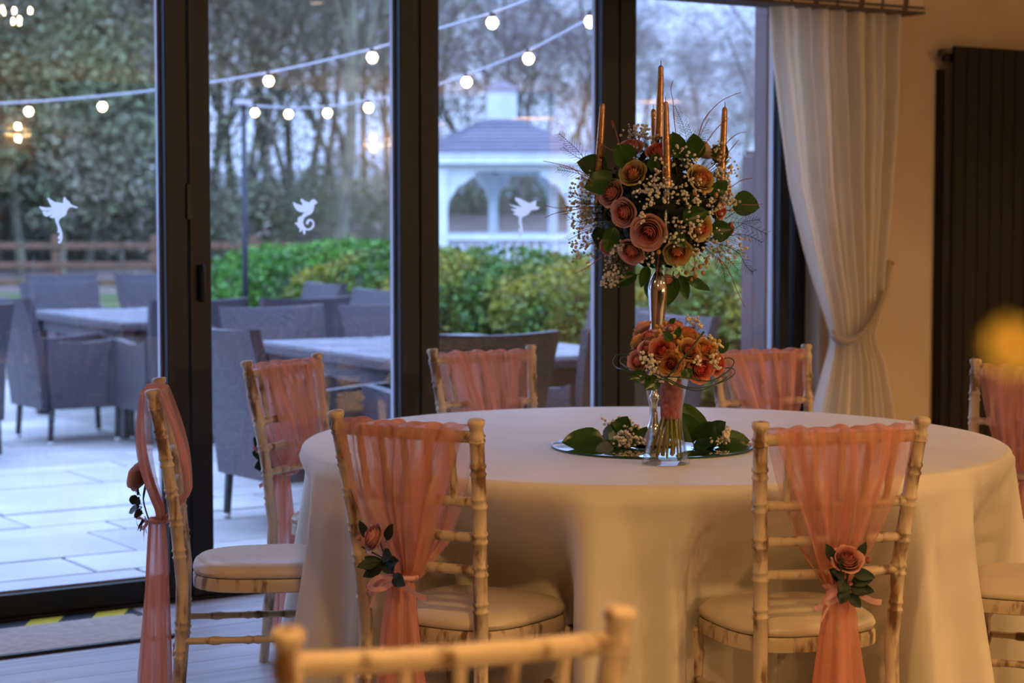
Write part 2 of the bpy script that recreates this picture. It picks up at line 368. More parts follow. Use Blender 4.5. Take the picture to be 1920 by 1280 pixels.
# folding glass doors: six leaves, each with its own stiles, rails and pane
ML = [.17, 1.015, 1.955, 2.8935, 3.8365, 4.766, 5.675]
for i in range(6):
    x0 = ML[i]+.003; x1 = ML[i+1]-.003
    hw = .085
    d = thing('door_%d' % (i+1), None, None, (0, 0, 0), kind='structure')
    lw = hw if i else .05
    rw = .088
    def stile(a, b):
        return MB().box((a, YF, .012), (b, YF+.07, 2.34), bev=.003)
    stile(x0, x0+lw-.003).build('stile', M['frame'], d, False)
    xr = x1-hw+.003 if i < 5 else x1-.055
    stile(xr, x1).build('stile', M['frame'], d, False)
    MB().box((x0+lw-.003, YF, .012), (xr, YF+.07, .088), bev=.003).build('bottom_rail', M['frame'], d, False)
    MB().box((x0+lw-.003, YF, 2.25), (xr, YF+.07, 2.34), bev=.003).build('top_rail', M['frame'], d, False)
    MB().box((x0+lw-.003, 6.503, .088), (xr, 6.509, 2.25)).build('glass_pane', M['glass'], d, False)
    mb = MB(); mb.box((xr-.011, 6.510, .088), (xr, 6.530, 2.25)); mb.box((x0+lw-.003, 6.510, .088), (xr-.011, 6.53, .096))
    mb.build('glazing_bead', M['bead'], d, False)  # pale colour carries the sky-lit edge of the dark frame
mb = MB(); mb.box((.08, 6.45, 0), (XJ, 6.60, .012)); mb.box((5.70, YF, .012), (XJ, 6.56, 2.36)); mb.box((.08, YF, .012), (.168, 6.56, 2.36)); mb.box((.08, YF, 2.342), (XJ, 6.56, 2.36))
struct('trim_1', mb, M['frame'])
# handle and hinge
d3 = bpy.data.objects['door_4']
h = Wy(376, 530, YF); mb = MB()
mb.tube([(h.x, YF-.008, h.z-.062), (h.x, YF-.012, h.z-.05), (h.x, YF-.012, h.z+.05), (h.x, YF-.008, h.z+.062)], [.016, .021, .021, .016], 10, flat=.5)
mb.build('pull_handle', M['rubber'], d3)
MB().tube([(h.x+.004, YF-.016, h.z-.008), (h.x+.004, YF-.026, h.z-.008)], .007, 10).build('lock_cylinder', M['copper'], d3)
hz = Wy(358, 378, YF).z
MB().box((ML[3]-.009, YF-.01, hz-.062), (ML[3]+.009, YF, hz+.062)).build('hinge', M['rubber'], d3, False)
# bird decals stuck on the panes
def decal(polys, X0, Y0, sc, lab):
    t = thing('bird_decal', lab, 'sticker', Wy(X0+700/sc, Y0+600/sc, 6.5), group='white bird decals on the glass doors')
    mb = MB()
    for poly in polys:
        pts = [Wy(X0+a/sc, Y0+b/sc, 6.5025)-t.location for a, b in poly]
        n = len(pts); vs = [(p.x, 0, p.z) for p in pts]+[(p.x, -.0012, p.z) for p in pts]
        mb.add(vs, [tuple(range(n)), tuple(range(2*n-1, n-1, -1))]+[(i, (i+1) % n, n+(i+1) % n, n+i) for i in range(n)])
    t.location.y = 6.5025
    mb.build('bird_shape', M['decal'], t, False)
B1 = [[(515, 225), (545, 220), (600, 265), (680, 305), (770, 320), (840, 325), (832, 280), (845, 210), (875, 205), (895, 245), (960, 295), (990, 345), (1030, 370), (1130, 405), (1110, 432), (1040, 415), (985, 408), (940, 440), (915, 490), (900, 545), (860, 590), (800, 620), (765, 655), (748, 700), (760, 760), (790, 830), (815, 910), (825, 980), (820, 1050), (800, 1110), (765, 1138), (735, 1125), (730, 1095), (770, 1060), (785, 1040), (750, 1052), (728, 1030), (735, 1000), (760, 975), (768, 920), (745, 920), (718, 908), (732, 870), (725, 810), (700, 740), (680, 680), (675, 625), (600, 625), (555, 605), (600, 575), (625, 548), (560, 580), (500, 600), (450, 570), (420, 505), (430, 492), (520, 490), (600, 475), (650, 462), (560, 478), (430, 485), (385, 450), (355, 400), (380, 392), (480, 412), (570, 415), (610, 405), (560, 330)]]
B2 = [[(335, 350), (360, 335), (430, 375), (500, 395), (555, 400), (530, 350), (500, 290), (515, 265), (545, 270), (610, 315), (700, 345), (740, 290), (790, 268), (830, 295), (875, 345), (840, 375), (808, 400), (800, 470), (780, 540), (740, 590), (660, 630), (600, 660), (570, 720), (560, 790), (590, 870), (640, 910), (700, 910), (750, 870), (770, 810), (750, 755), (710, 745), (690, 770), (675, 820), (640, 825), (620, 790), (645, 730), (705, 700), (770, 720), (808, 790), (800, 870), (750, 930), (680, 955), (610, 940), (615, 1010), (590, 1050), (565, 1020), (545, 920), (525, 960), (495, 990), (480, 975), (490, 890), (455, 895), (435, 870), (450, 835), (410, 835), (385, 800), (410, 770), (440, 790), (450, 745), (440, 720), (470, 655), (520, 645), (560, 590), (600, 560), (500, 555), (430, 520), (380, 450)]]
B3 = [[(515, 885), (580, 900), (600, 905), (560, 860), (560, 842), (590, 850), (650, 880), (690, 860), (690, 900), (715, 905), (700, 920), (660, 925), (640, 950), (600, 970), (600, 1000), (608, 1050), (600, 1085), (585, 1096), (582, 1080), (592, 1060), (580, 1050), (592, 1030), (582, 1010), (582, 965), (545, 945), (560, 935), (530, 915), (575, 915)]]
decal(B1, 40, 350, 10.664, 'white bird decal with long beak and trailing tail on the leftmost pane')
decal(B2, 520, 350, 11.63, 'white bird decal with curled spiral tail on the second pane')
decal(B3, 800, 120, 3.37, 'white bird decal on the pane in front of the gazebo')
# threshold mat and hazard tape
t = thing('door_mat', 'beige threshold mat with dark edge on the floor along the doors', 'mat', (1.6, 6.12, 0))
MB().box((-1.6, -.19, .002), (1.0, .19, .012), bev=.003).build('mat_surface', M['mat'], t, False)
MB().box((-1.6, -.205, .001), (1.0, -.19, .011)).build('mat_edging', M['rubber'], t, False)
t = thing('hazard_tape', 'yellow and black striped tape along the foot of the glass doors', 'tape', (1.6, 6.385, 0))
MB().box((-1.6, -.07, .0006), (1.05, .055, .0022)).build('tape_backing', M['black'], t, False)
x = -1.5
while x < .98:
    MB().hexa([(x, -.068, .0026), (x+.115, -.068, .0026), (x+.19, .053, .0026), (x+.075, .053, .0026), (x, -.068, .0034), (x+.115, -.068, .0034), (x+.19, .053, .0034), (x+.075, .053, .0034)]).build('yellow_stripe', M['yellow'], t, False)
    x += .235

# radiator
p = Wy(1790, 86, 6.29); RX = p.x; RZ = p.z
t = thing('column_radiator', 'tall dark vertical panel radiator on the cream wall', 'radiator', (RX, 6.30, 0))
for i in range(12):
    MB().box((i*.0765+.001, -.012, .25), (i*.0765+.0745, .010, RZ), bev=.004).build('radiator_panel', M['rad'], t, False)
for z in (.33, RZ-.05):
    MB().box((-.03, .012, z-.018), (.92, .045, z+.018), bev=.006).build('header_tube', M['rad'], t, False)
MB().box((-.022, .045, .4), (.0, .079, RZ-.1)).build('wall_bracket', M['rad'], t, False)
MB().tube([(-.03, .028, RZ-.03), (-.048, .028, RZ-.03)], .016, 12).build('bleed_valve', M['brass'], t)
# pelmet
YP = 6.20; pc = Wy(1733, 24, YP); pr = pc.x
t = thing('pelmet', 'cream fabric pelmet with brown check stripes above the curtain', 'pelmet', (pr, YP, pc.z))
MB().box((-1.9, 0, 0), (0, .178, .30), bev=.006).build('pelmet_board', M['pelmet'], t, False)
MB().box((-1.9, -.004, -.006), (.002, .178, .004)).build('bottom_piping', M['pelmetdark'], t, False)
for i in range(14):
    x = -.13-i*.125
    w_ = .03 if i % 2 == 0 else .014
    MB().hexa([(x, -.002, .001), (x+w_, -.002, .001), (x+w_, -.0002, .001), (x, -.0002, .001), (x+.05, -.002, .299), (x+.05+w_, -.002, .299), (x+.05+w_, -.0002, .299), (x+.05, -.0002, .299)]).build('brown_stripe', M['pelmetdark'], t, False)
for z in (.012, .10, .2):
    MB().box((-1.899, -.003, z), (-.001, -.0021, z+.012)).build('brown_stripe', M['pelmetdark'], t, False)
# curtain
YC = 6.29
def edge(tab, y):
    for (a, xa), (b, xb) in zip(tab, tab[1:]):
        if y <= b or (b, xb) == tab[-1]:
            u = (y-a)/(b-a); return xa+(xb-xa)*u
LE = [(0, 1452), (100, 1456), (200, 1468), (350, 1487), (470, 1516), (560, 1542), (632, 1563), (680, 1553), (780, 1530), (1000, 1505), (1290, 1490)]
RE = [(0, 1692), (200, 1688), (400, 1673), (500, 1661), (580, 1655), (632, 1640), (680, 1660), (780, 1680), (1000, 1690), (1290, 1700)]
cu = thing('curtain', 'floor length ivory curtain tied back beside the radiator', 'curtain', (6.0, YC, 0))
def cfun(u, v):
    yy = 8+v*1235
    xa, xb = edge(LE, yy), edge(RE, yy)
    uu = u+.012*sin(9*u+5*v)
    p = Wy(xa+(xb-xa)*uu, yy, YC)
    gather = 1-.55*exp(-((yy-632)/90)**2)
    am = .030*gather
    dy = am*sin(2*pi*u*7+.8*sin(3*v)+1)+.012*sin(2*pi*u*17+2*v)
    p = p-Vector((6.0, YC, 0)); return (p.x, dy, p.z)
MB().grid(cfun, 150, 70).build('curtain_drape', M['curtain'], cu)
tb = thing('curtain_tieback', 'twisted beige cord tieback looped round the curtain', 'tieback', Wy(1610, 620, 6.23))
pts = [Wy(a, b, c)-tb.location for a, b, c in [(1560, 622, 6.28), (1566, 633, 6.25), (1582, 640, 6.235), (1602, 636, 6.23), (1622, 618, 6.23), (1640, 592, 6.235), (1653, 562, 6.25), (1661, 530, 6.29), (1665, 505, 6.33), (1667, 494, 6.375)]]
def smooth(pts, n):
    pts = [Vector(p) for p in pts]; out = []
    for i in range(len(pts)-1):
        a, b, c, d = pts[max(i-1, 0)], pts[i], pts[i+1], pts[min(i+2, len(pts)-1)]
        for k in range(n):
            t = k/n; out.append(.5*((2*b)+(c-a)*t+(2*a-5*b+4*c-d)*t*t+(3*b-a-3*c+d)*t**3))
    out.append(pts[-1]); return out
sp = smooth(pts, 14)
for ph in (0, pi*2/3, pi*4/3):
    q = []
    for i, p in enumerate(sp):
        tt = (sp[min(i+1, len(sp)-1)]-sp[max(i-1, 0)]).normalized(); n1 = tt.cross(Vector((0, 1, 0))).normalized(); n2 = tt.cross(n1)
        a = ph+i*.55; q.append(p+(n1*cos(a)+n2*sin(a))*.0085)
    MB().tube(q, .0085, 7).build('cord_strand', M['rope'], tb)
MB().tube([sp[-1]+Vector((0, -.02, .0)), sp[-1]+Vector((0, .004, 0))], .009, 8).build('wall_hook', M['brass'], tb)

# ------------------------------------------------------------------ chairs
RING = [.808, .735, .655, .58, .497, .31, .235]
def post_prof():
    ks = [(.0, .0165), (.2, .0175), (.42, .0175)]
    def yz(z):
        P_ = [(0, -.224, .174), (.25, -.203, .160), (.42, -.198, .157), (.60, -.214, .165), (.75, -.236, .177), (.922, -.268, .190)]
        for (a, ya, xa), (b, yb, xb) in zip(P_, P_[1:]):
            if z <= b: u = (z-a)/(b-a); return ya+(yb-ya)*u, xa+(xb-xa)*u
        return P_[-1][1:]
    zs = [(0, .0135), (.02, .0150)]
    for z in sorted(RING):
        for dz, r in ((-.0140, 0), (-.0112, .0024), (-.0072, .0026), (-.0040, -.0002), (.0040, -.0002), (.0072, .0026), (.0112, .0024), (.0140, 0)):
            zs.append((z+dz, .0160+r))
    for z, r in ((.36, .0160), (.42, .0165), (.868, .0160), (.873, .0195), (.878, .0162), (.884, .0195), (.889, .0162), (.896, .0145), (.903, .0150), (.909, .0185), (.917, .0195), (.921, .017), (.9225, .010)):
        zs.append((z, r))
    zs.sort()
    return zs, yz
def make_chair():
    root = thing('chiavari_chair', 'x', 'chair')
    zs, yz = post_prof()
    W_ = M['limewash']
    for s in (-1, 1):
        mb = MB(); pts = [(s*yz(z)[1], yz(z)[0], z) for z, r in zs]; mb.tube(pts, [r for z, r in zs], 14)
        mb.build('back_post', W_, root, auto=60)
    def rail(z, r, rings, name, bow=.014):
        y, x = yz(z); N_ = 40; pts = []; rr = []
        for i in range(N_+1):
            u = i/N_*2-1; pts.append((x*u*.995, y+.001-bow*(1-u*u), z)); q = r
            for c in rings:
                for off in (-.022, .022):
                    if abs(u-c-off) < .013: q = r+.0028
            rr.append(q)
        # finer rings
        MB().tube(pts, rr, 10).build(name, W_, root, auto=50)
    rail(.882, .0135, [-.6, -.3, 0, .3, .6], 'top_rail', .016)
    rail(.735, .0115, [-.8, -.28, .28, .8], 'back_rail'); rail(.655, .0115, [-.8, -.28, .28, .8], 'back_rail'); rail(.58, .0115, [-.55, 0, .55], 'back_rail')
    ya, xa = yz(.735); yb, xb = yz(.882)
    for k in range(-2, 3):
        u = k/3.0; pts = []; rr = []
        for i in range(13):
            v = i/12; pts.append((u*(xa+(xb-xa)*v), ya+(yb-ya)*v-.0145*(1-u*u), .735+.147*v)); rr.append(.0078+(.002 if i in (4, 8) else 0))
        MB().tube(pts, rr, 8).build('spindle', W_, root)
    def outline(grow, n=40):
        o_ = []
        for i in range(n):
            a = 2*pi*i/n; c, s_ = cos(a), sin(a)
            ex = .62
            x = math.copysign(abs(c)**ex, c); y = math.copysign(abs(s_)**ex, s_)
            wd = .185+.014*y; o_.append((x*(wd+grow), y*(.187+grow)+.012))
        return o_
    def slab(levels, name, m):
        mb = MB(); vs = []; n = 40
        for g, z, dome in levels:
            for x, y in outline(g): vs.append((x, y, z))
        fs = [tuple(range(n-1, -1, -1))]
        for l in range(len(levels)-1):
            for i in range(n): fs.append((l*n+i, l*n+(i+1) % n, (l+1)*n+(i+1) % n, (l+1)*n+i))
        vs.append((0, .012, levels[-1][1]+.002)); c = len(vs)-1; b = (len(levels)-1)*n
        for i in range(n): fs.append((b+i, b+(i+1) % n, c))
        mb.add(vs, fs).build(name, m, root, auto=50)
    slab([(-.012, .392, 0), (0, .396, 0), (0, .420, 0), (-.004, .428, 0)], 'seat_frame', W_)
    slab([(-.010, .4285, 0), (-.004, .431, 0), (.000, .440, 0), (-.004, .450, 0), (-.018, .460, 0), (-.045, .467, 0), (-.09, .471, 0), (-.14, .473, 0)], 'seat_pad', M['pad'])
    for s in (-1, 1):
        pts = []; rr = []
        for i in range(41):
            z = .392*(1-i/40); pts.append((s*.166, .168+.012*(i/40), z)); r = .0170-.004*(i/40)
            for c in (.33, .26, .17):
                if abs(z-c) < .007: r += .003
            rr.append(r)
        MB().tube(pts, rr, 12).build('front_leg', W_, root)
        pts = []; rr = []
        for i in range(31):
            u = i/30; pts.append((s*(.162+.004*u), -.212+.388*u, .27)); r = .009
            for c in (.25, .5, .75):
                if abs(u-c+.022) < .018 or abs(u-c-.022) < .018: r = .0118
            rr.append(r)
        MB().tube(pts, rr, 9).build('stretcher', W_, root)
    for (y, z, x) in ((.172, .20, .166), (-.216, .235, .160)):
        pts = []; rr = []
        for i in range(31):
            u = i/30*2-1; pts.append((x*u, y, z)); rr.append(.0118 if abs(abs(u)-.35) < .04 else .009)
        MB().tube(pts, rr, 9).build('stretcher', W_, root)
    return root
TC = Vector((3.275, 4.29, 0)); TR = .945; TZ = .755
def A(z_, a, b, face=None):
    pa, pb = Wz(*a, .92), Wz(*b, .92); m = (pa+pb)/2
    f = atan2((pb-pa).y, (pb-pa).x)+pi/2 if face is None else radians(face)
    return m, f
CH = [  # finial pixels left/right, facing, label, sash look
    ((632, 770), (895, 787), None, 'chair with pink sash at the near left of the table', 'front left'),
    ((1423, 792), (1728, 783), None, 'chair with pink sash at the near right of the table', 'front right'),
    ((287, 735), (303, 706), -25.8, 'chair seen side on at the left of the table', 'left'),
    ((461, 678), (600, 663), -61.8, 'chair left behind the table between the side-on chair and the second door post', 'back left'),
    ((812, 655), (997, 648), -93.2, 'chair standing behind the table in front of the black rattan chair', 'back'),
    ((1335, 653), (1515, 646), -97, 'chair behind the table beside the curtain, right of the small bouquet', 'back right')]
proto = make_chair(); used = False
seats = []
def put_chair(mid, f, label, group='limewashed banquet chairs around the round table'):
    global used
    c = proto if not used else copy_tree(proto); used = True
    o_ = mid+Vector((cos(f), sin(f), 0))*.262; c.location = (o_.x, o_.y, 0); c.rotation_euler = (0, 0, f-pi/2)
    tag(c, 'limewashed '+label, 'chair', group); return c
for a, b, fc, lab, key in CH:
    mid, f = A(0, a, b, fc); c = put_chair(mid, f, lab); seats.append((c, f, key))
# chair at the right edge behind the radiator side, and one whose seat only shows at the right edge
pa = Wz(1828, 674, .92); f = radians(-165); mid = pa+Vector((cos(f+pi/2), sin(f+pi/2), 0))*-.0+Vector((cos(radians(-75)), sin(radians(-75)), 0))*.19
seats.append((put_chair(mid, f, 'chair with pink sash at the right edge in front of the radiator'), f, 'right'))
f = radians(122); cpos = Vector((3.815, 3.395, 0)); mid = cpos-Vector((cos(f), sin(f), 0))*.262
seats.append((put_chair(mid, f, 'chair cut by the lower right edge, only its cream seat showing'), f, 'lower right'))
# foreground chair without a sash
pa, pb = Wz(548, 1180, .92), Wz(1150, 1140, .92); mid = (pa+pb)/2; f = atan2((pb-pa).y, (pb-pa).x)+pi/2
fg = put_chair(mid, f, 'chair back out of focus in the foreground, without a sash', None)

# roses ---------------------------------------------------------------------------------------
def petal_grid(mb, phi, w_, r0, r1, h0, h1, curl, rn, n=6):
    def fn(u, v):
        uu = u*2-1
        wid = w_*(.35+.65*sin(min(1, v*1.25)*pi/2))
        top = 1-.22*abs(uu)**2.5
        vv = v*top
        a = phi+uu*wid
        rr = r0+(r1-r0)*(vv**.55)
        z = h0+(h1-h0)*vv
        cu_ = max(0, vv-.62)/.38
        rr += curl*cu_*cu_*(1+.5*abs(uu)); z -= curl*.55*cu_**2*(.4+abs(uu))
        rr += .03*sin(uu*7+phi*3)*v
        return (rr*cos(a), rr*sin(a), z)
    mb.grid(fn, n, n)
def rpetal(mb, phi, w_, r0, r1, h0, h1, curl, rn, n=6, close=0):
    ph = rn.uniform(0, 6)
    def fn(u, v):
        uu = u*2-1
        wid = w_*(.30+.70*min(1, v*1.6)**.6)
        top = 1-.16*abs(uu)**3+.02*sin(uu*5+ph)
        vv = v*top
        a = phi+uu*wid
        rr = r0+(r1-r0)*sin(min(1, vv*1.12)*pi/2)**.8+.045*r1*uu*(1 if phi else 1)
        rr *= 1-close*vv**4
        z = h0+(h1-h0)*vv**1.25
        c_ = max(0, vv-.70)/.30
        rr += curl*c_*c_; z -= curl*.45*c_**3
        return (rr*cos(a), rr*sin(a), z)
    mb.grid(fn, n, n)
def rose_meshes(seed, m):
    rn = random.Random(seed)
    core = MB()
    def spiral(u, v):
        a = u*4*pi; r = (.03+.12*u)*(.75+.35*sin(v*pi*.7))*(1-.5*v**6); return (r*cos(a), r*sin(a), -.3+(.86-.06*u)*v)
    core.grid(spiral, 36, 5)
    R_ = [(.13, .66, 0, .35), (.20, .65, 0, .28), (.27, .63, .0, .2), (.34, .60, .015, .14), (.42, .57, .03, .08), (.51, .52, .05, .03), (.61, .46, .08, 0)]
    for j, (r1, h1, cl, cz_) in enumerate(R_):
        cnt = 2 if j < 2 else 3 if j < 5 else 4; o_ = j*1.1+rn.uniform(-.3, .3)
        for k in range(cnt): rpetal(core, o_+2*pi*k/cnt+rn.uniform(-.2, .2), (1.7, 1.6, 1.25, 1.2, 1.15, .95, .9)[j], .06, r1, -.35, h1*rn.uniform(.95, 1.05), cl, rn, 6, cz_)
    core.lathe([(.01, -.5), (.14, -.42), (.22, -.25), (.1, -.15)], 8)
    pets = []
    for cnt, w_, r1, h1, cl in ((4, .95, .70, .34, .13), (5, .85, .86, .18, .20)):
        o_ = rn.uniform(0, 6)
        for k in range(cnt):
            mb = MB(); rpetal(mb, o_+2*pi*k/cnt+rn.uniform(-.15, .15), w_, .12, r1, -.40, h1*rn.uniform(.85, 1.1), cl, rn, 7); pets.append(mb)
    return core.mesh('rose_heart', m), [p_.mesh('petal', m) for p_ in pets]
ROSE = {}
def rose(parent, loc, nrm, r, kind, spin=None, name='rose', bud=False):
    seed = rnd.randint(0, 2); key = (kind, seed)
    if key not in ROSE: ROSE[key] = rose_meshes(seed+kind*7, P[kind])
    core, pets = ROSE[key]
    q = Vector(nrm).to_track_quat('Z', 'Y') @ Quaternion((0, 0, 1), rnd.uniform(0, 6.28) if spin is None else spin)
    ob = place(name, core, parent, loc, scale=r if not bud else (r*.7, r*.7, r)); ob.rotation_mode = 'QUATERNION'; ob.rotation_quaternion = q
    if not bud:
        for pm in pets: place('petal', pm, ob)
    return ob
def leaf_mesh(name, L, W_, m, droop=.15, fold=.25, n=7):
    def fn(u, v):
        uu = u*2-1
        wd = W_*.5*(sin(pi*min(1, v**.8))**.75)*(1 if v < .999 else 0)
        x = uu*wd; return (x, v*L, fold*abs(x)-droop*L*(v*v)+.03*L*sin(v*9)*abs(uu))
    mb = MB(); mb.grid(fn, 4, n)
    mb.tube([(0, -.12*L, 0), (0, 0, 0), (0, L*.5, -droop*L*.25+.0006)], [.0012*L/.06, .0012*L/.06, .0005], 5)
    return mb.mesh(name, m)
LEAF = {}
def leaf(parent, loc, direction, upv, L, W_, mk='leaf', droop=.15, fold=.25, name='leaf'):
    key = (mk, round(L, 3), round(W_, 3), droop, fold)
    if key not in LEAF: LEAF[key] = leaf_mesh('leaf', L, W_, M[mk], droop, fold)
    y = Vector(direction).normalized(); z = Vector(upv); z = (z-y*z.dot(y)); z = z.normalized() if z.length > 1e-5 else y.orthogonal().normalized(); x = y.cross(z)
    ob = place(name, LEAF[key], parent, loc); ob.rotation_mode = 'QUATERNION'
    ob.rotation_quaternion = Matrix((x, y, z)).transposed().to_quaternion(); return ob

# sashes --------------------------------------------------------------------------------------
def make_sash(c, f, key, seed, posy):
    rn = random.Random(seed)
    lab = {'front left': 'peach chiffon sash with rose left of its knot on the near left chair',
           'front right': 'peach chiffon chair sash with rose and bud above its ribbon, on the near right chair',
           'left': 'peach chiffon chair sash seen edge on with a rose jutting out to the left',
           'back left': 'peach chiffon chair sash on the chair left behind the table, rose tucked behind',
           'back': 'peach chiffon sash on the chair in front of the black rattan chair',
           'back right': 'peach chiffon chair sash on the chair behind the table beside the curtain',
           'right': 'pink chiffon chair sash at the right edge in front of the radiator',
           'lower right': 'peach chiffon chair sash of the chair cut by the lower right edge'}[key]
    t = thing('chair_sash', lab, 'sash', c.location, c.rotation_euler.z, 'peach chiffon sashes on the banquet chairs')
    kx = {'front left': -.005, 'front right': .0}.get(key, 0)+rn.uniform(-.006, .006); kz = .555; ky = -.258
    ph = rn.uniform(0, 6)
    half = .168
    def layer(front):
        def fn(u, v):
            uu = u*2-1
            s_ = v**1.25
            uw = uu+.035*sin(uu*9+ph)*(1-v)
            x = uw*(half*(1-s_)+.030*s_)+kx*s_
            z = .900-v*(.900-kz)+.003*sin(uu*13+ph)*exp(-v*12)
            pl_ = (.0085*sin(uu*10.5+ph+1.9*sin(3.1*uu+ph))+.0045*sin(uu*19-ph+sin(5*uu)))*(.5+.9*min(1, v*2))+.0012*sin(uu*41+ph*2)
            bowt = -.016*(1-uu*uu)*(1-v)
            if front:
                yb = -.240+v*.052 if v < .8 else -.1984-(v-.8)/.2*(.1984*0+.052)
                y = yb+bowt+pl_*.8+.010*sin(pi*v)*(1 if v < .8 else 0)
                if key in ('left', 'back left', 'back', 'back right', 'right'): y += .012*sin(pi*v)
            else:
                y = -.288-.026*sin(pi*min(1, v*1.1))*(1-.2*uu*uu)+v*(.288+ky)+bowt+pl_
            return (x, y, z)
        return fn
    mb = MB(); mb.grid(layer(False), 56, 30); mb.grid(layer(True), 56, 30)
    def wrap(u, v):
        uu = u*2-1; a = v*pi; uw = uu+.035*sin(uu*9+ph); pl_ = (.0085*sin(uu*10.5+ph+1.9*sin(3.1*uu+ph))+.0045*sin(uu*19-ph+sin(5*uu)))*.5+.0012*sin(uu*41+ph*2)
        b = -.016*(1-uu*uu)
        y0 = -.288+b+pl_; y1 = -.240+b+pl_*.8; z0 = .900+.003*sin(uu*13+ph)
        return (uw*half, (y0+y1)/2+(y0-y1)/2*cos(a), z0+(.009+.0025*sin(uu*23+ph))*sin(a)**.6)
    mb.grid(wrap, 56, 6)
    mb.build('drape', M['chiffon'], t)
    # gathered tail
    def tail(u, v):
        a = u*2*pi; z = kz+.012-v*(kz-.03)
        g = min(1, v*1.25)**.9
        rx = .026+.042*g+.006*v; ry = .020+.018*g
        lob = 1+.30*g*sin(5*a+ph+v*1.2)+.14*sin(9*a+ph*2-v)
        return (kx+rx*cos(a)*lob+.006*sin(v*5+ph), ky-.008-.012*v+ry*sin(a)*lob, z)
    MB().grid(tail, 44, 26, closed=True).build('tail', M['chiffon_tail'], t)
    # knot ring and ribbon bow
    pts = [(kx+.031*cos(a), ky-.004+.026*sin(a), kz+.004) for a in [2*pi*i/16 for i in range(17)]]
    MB().tube(pts, .005, 6, flat=1.3).build('ribbon_band', M['ribbon'], t)
    def rib(pts, w_, nm):
        sp_ = smooth([Vector(p_) for p_ in pts], 6); mb = MB()
        def fn(u, v):
            i = min(len(sp_)-1, int(round(v*(len(sp_)-1)))); p_ = sp_[i]; tt = (sp_[min(i+1, len(sp_)-1)]-sp_[max(i-1, 0)]).normalized()
            n_ = tt.cross(Vector((0, 1, .15))).normalized(); return p_+n_*(u-.5)*w_
        mb.grid(fn, 2, len(sp_)-1); mb.build(nm, M['ribbon'], t)
    K = Vector((kx, ky-.033, kz))
    s2 = -1 if key != 'front right' else 1
    rib([K, K+Vector((-.03, -.010, .006)), K+Vector((-.058, -.010, -.028)), K+Vector((-.072, -.008, -.036))], .013, 'ribbon_end')
    rib([K, K+Vector((.03, -.008, -.010)), K+Vector((.062, -.008, -.026)), K+Vector((.085, -.006, -.030))], .013, 'ribbon_end')
    rib([K, K+Vector((-.030, -.016, -.008)), K+Vector((-.062, -.014, -.064))], .006, 'ribbon_end')
    rib([K, K+Vector((-.025, -.03, .010)), K+Vector((-.055, -.03, -.016)), K+Vector((-.03, -.015, -.020)), K], .011, 'ribbon_loop')
    # silk posy
    (rx_, rz_, rr_, dirx, dirz, bx, bz) = posy
    rc = Vector((kx+rx_, ky-.058, kz+rz_))
    rose(t, rc, (dirx, -.75, dirz), rr_, 4, name='silk_rose')
    bc = Vector((kx+bx, ky-.052, kz+bz)); rose(t, bc, (dirx*1.2+.1, -.4, .9), rr_*.42, 4, name='rosebud', bud=True)
    st = MB(); st.tube(smooth([K+Vector((0, .004, 0)), (K+rc)/2+Vector((.004, 0, 0)), rc+Vector((0, .02, -.01))], 4), .0022, 5)
    st.tube(smooth([(K+rc)/2, bc+Vector((0, .01, -.02))], 4), .0018, 5); st.build('posy_stem', M['silkleaf'], t)
    for i in range(12):
        a = rn.uniform(0, 1); sd = -1 if i % 2 else 1
        b0 = K*(1-a*.7)+rc*a*.7+Vector((0, -.006, 0))
        dr = Vector((sd*rn.uniform(.4, 1), -.25+rn.uniform(-.3, .1), rn.uniform(-.7, .5)))
        b0 = b0+dr.normalized()*.010
        leaf(t, b0, dr, (0, -1, .3), rn.choice([.040, .046, .052]), rn.choice([.027, .031]), 'silkleaf', .12, .2)
    for sx in (-1, 1):
        leaf(t, rc+Vector((sx*rr_*.7, .012, -.004)), (sx*.5, -.2, .9*sx*sx), (0, -1, 0), .046, .024, 'silkleaf', .1, .2)
    return t
POS = {'front left': (-.042, .094, .034, -.45, .35, -.088, .088), 'front right': (-.006, .070, .036, -.15, .75, .045, .064),
       'left': (-.045, .115, .040, -.6, .3, -.075, .100), 'back left': (.050, .09, .032, .6, .3, .085, .085),
       'back': (.02, .08, .032, .3, .3, .06, .08), 'back right': (-.02, .08, .032, -.3, .3, -.06, .08), 'right': (.03, .08, .032, .4, .3, .07, .08), 'lower right': (-.02, .08, .032, -.3, .3, .05, .08)}
for i, (c, f, key) in enumerate(seats): make_sash(c, f, key, 11+i*5, POS[key])

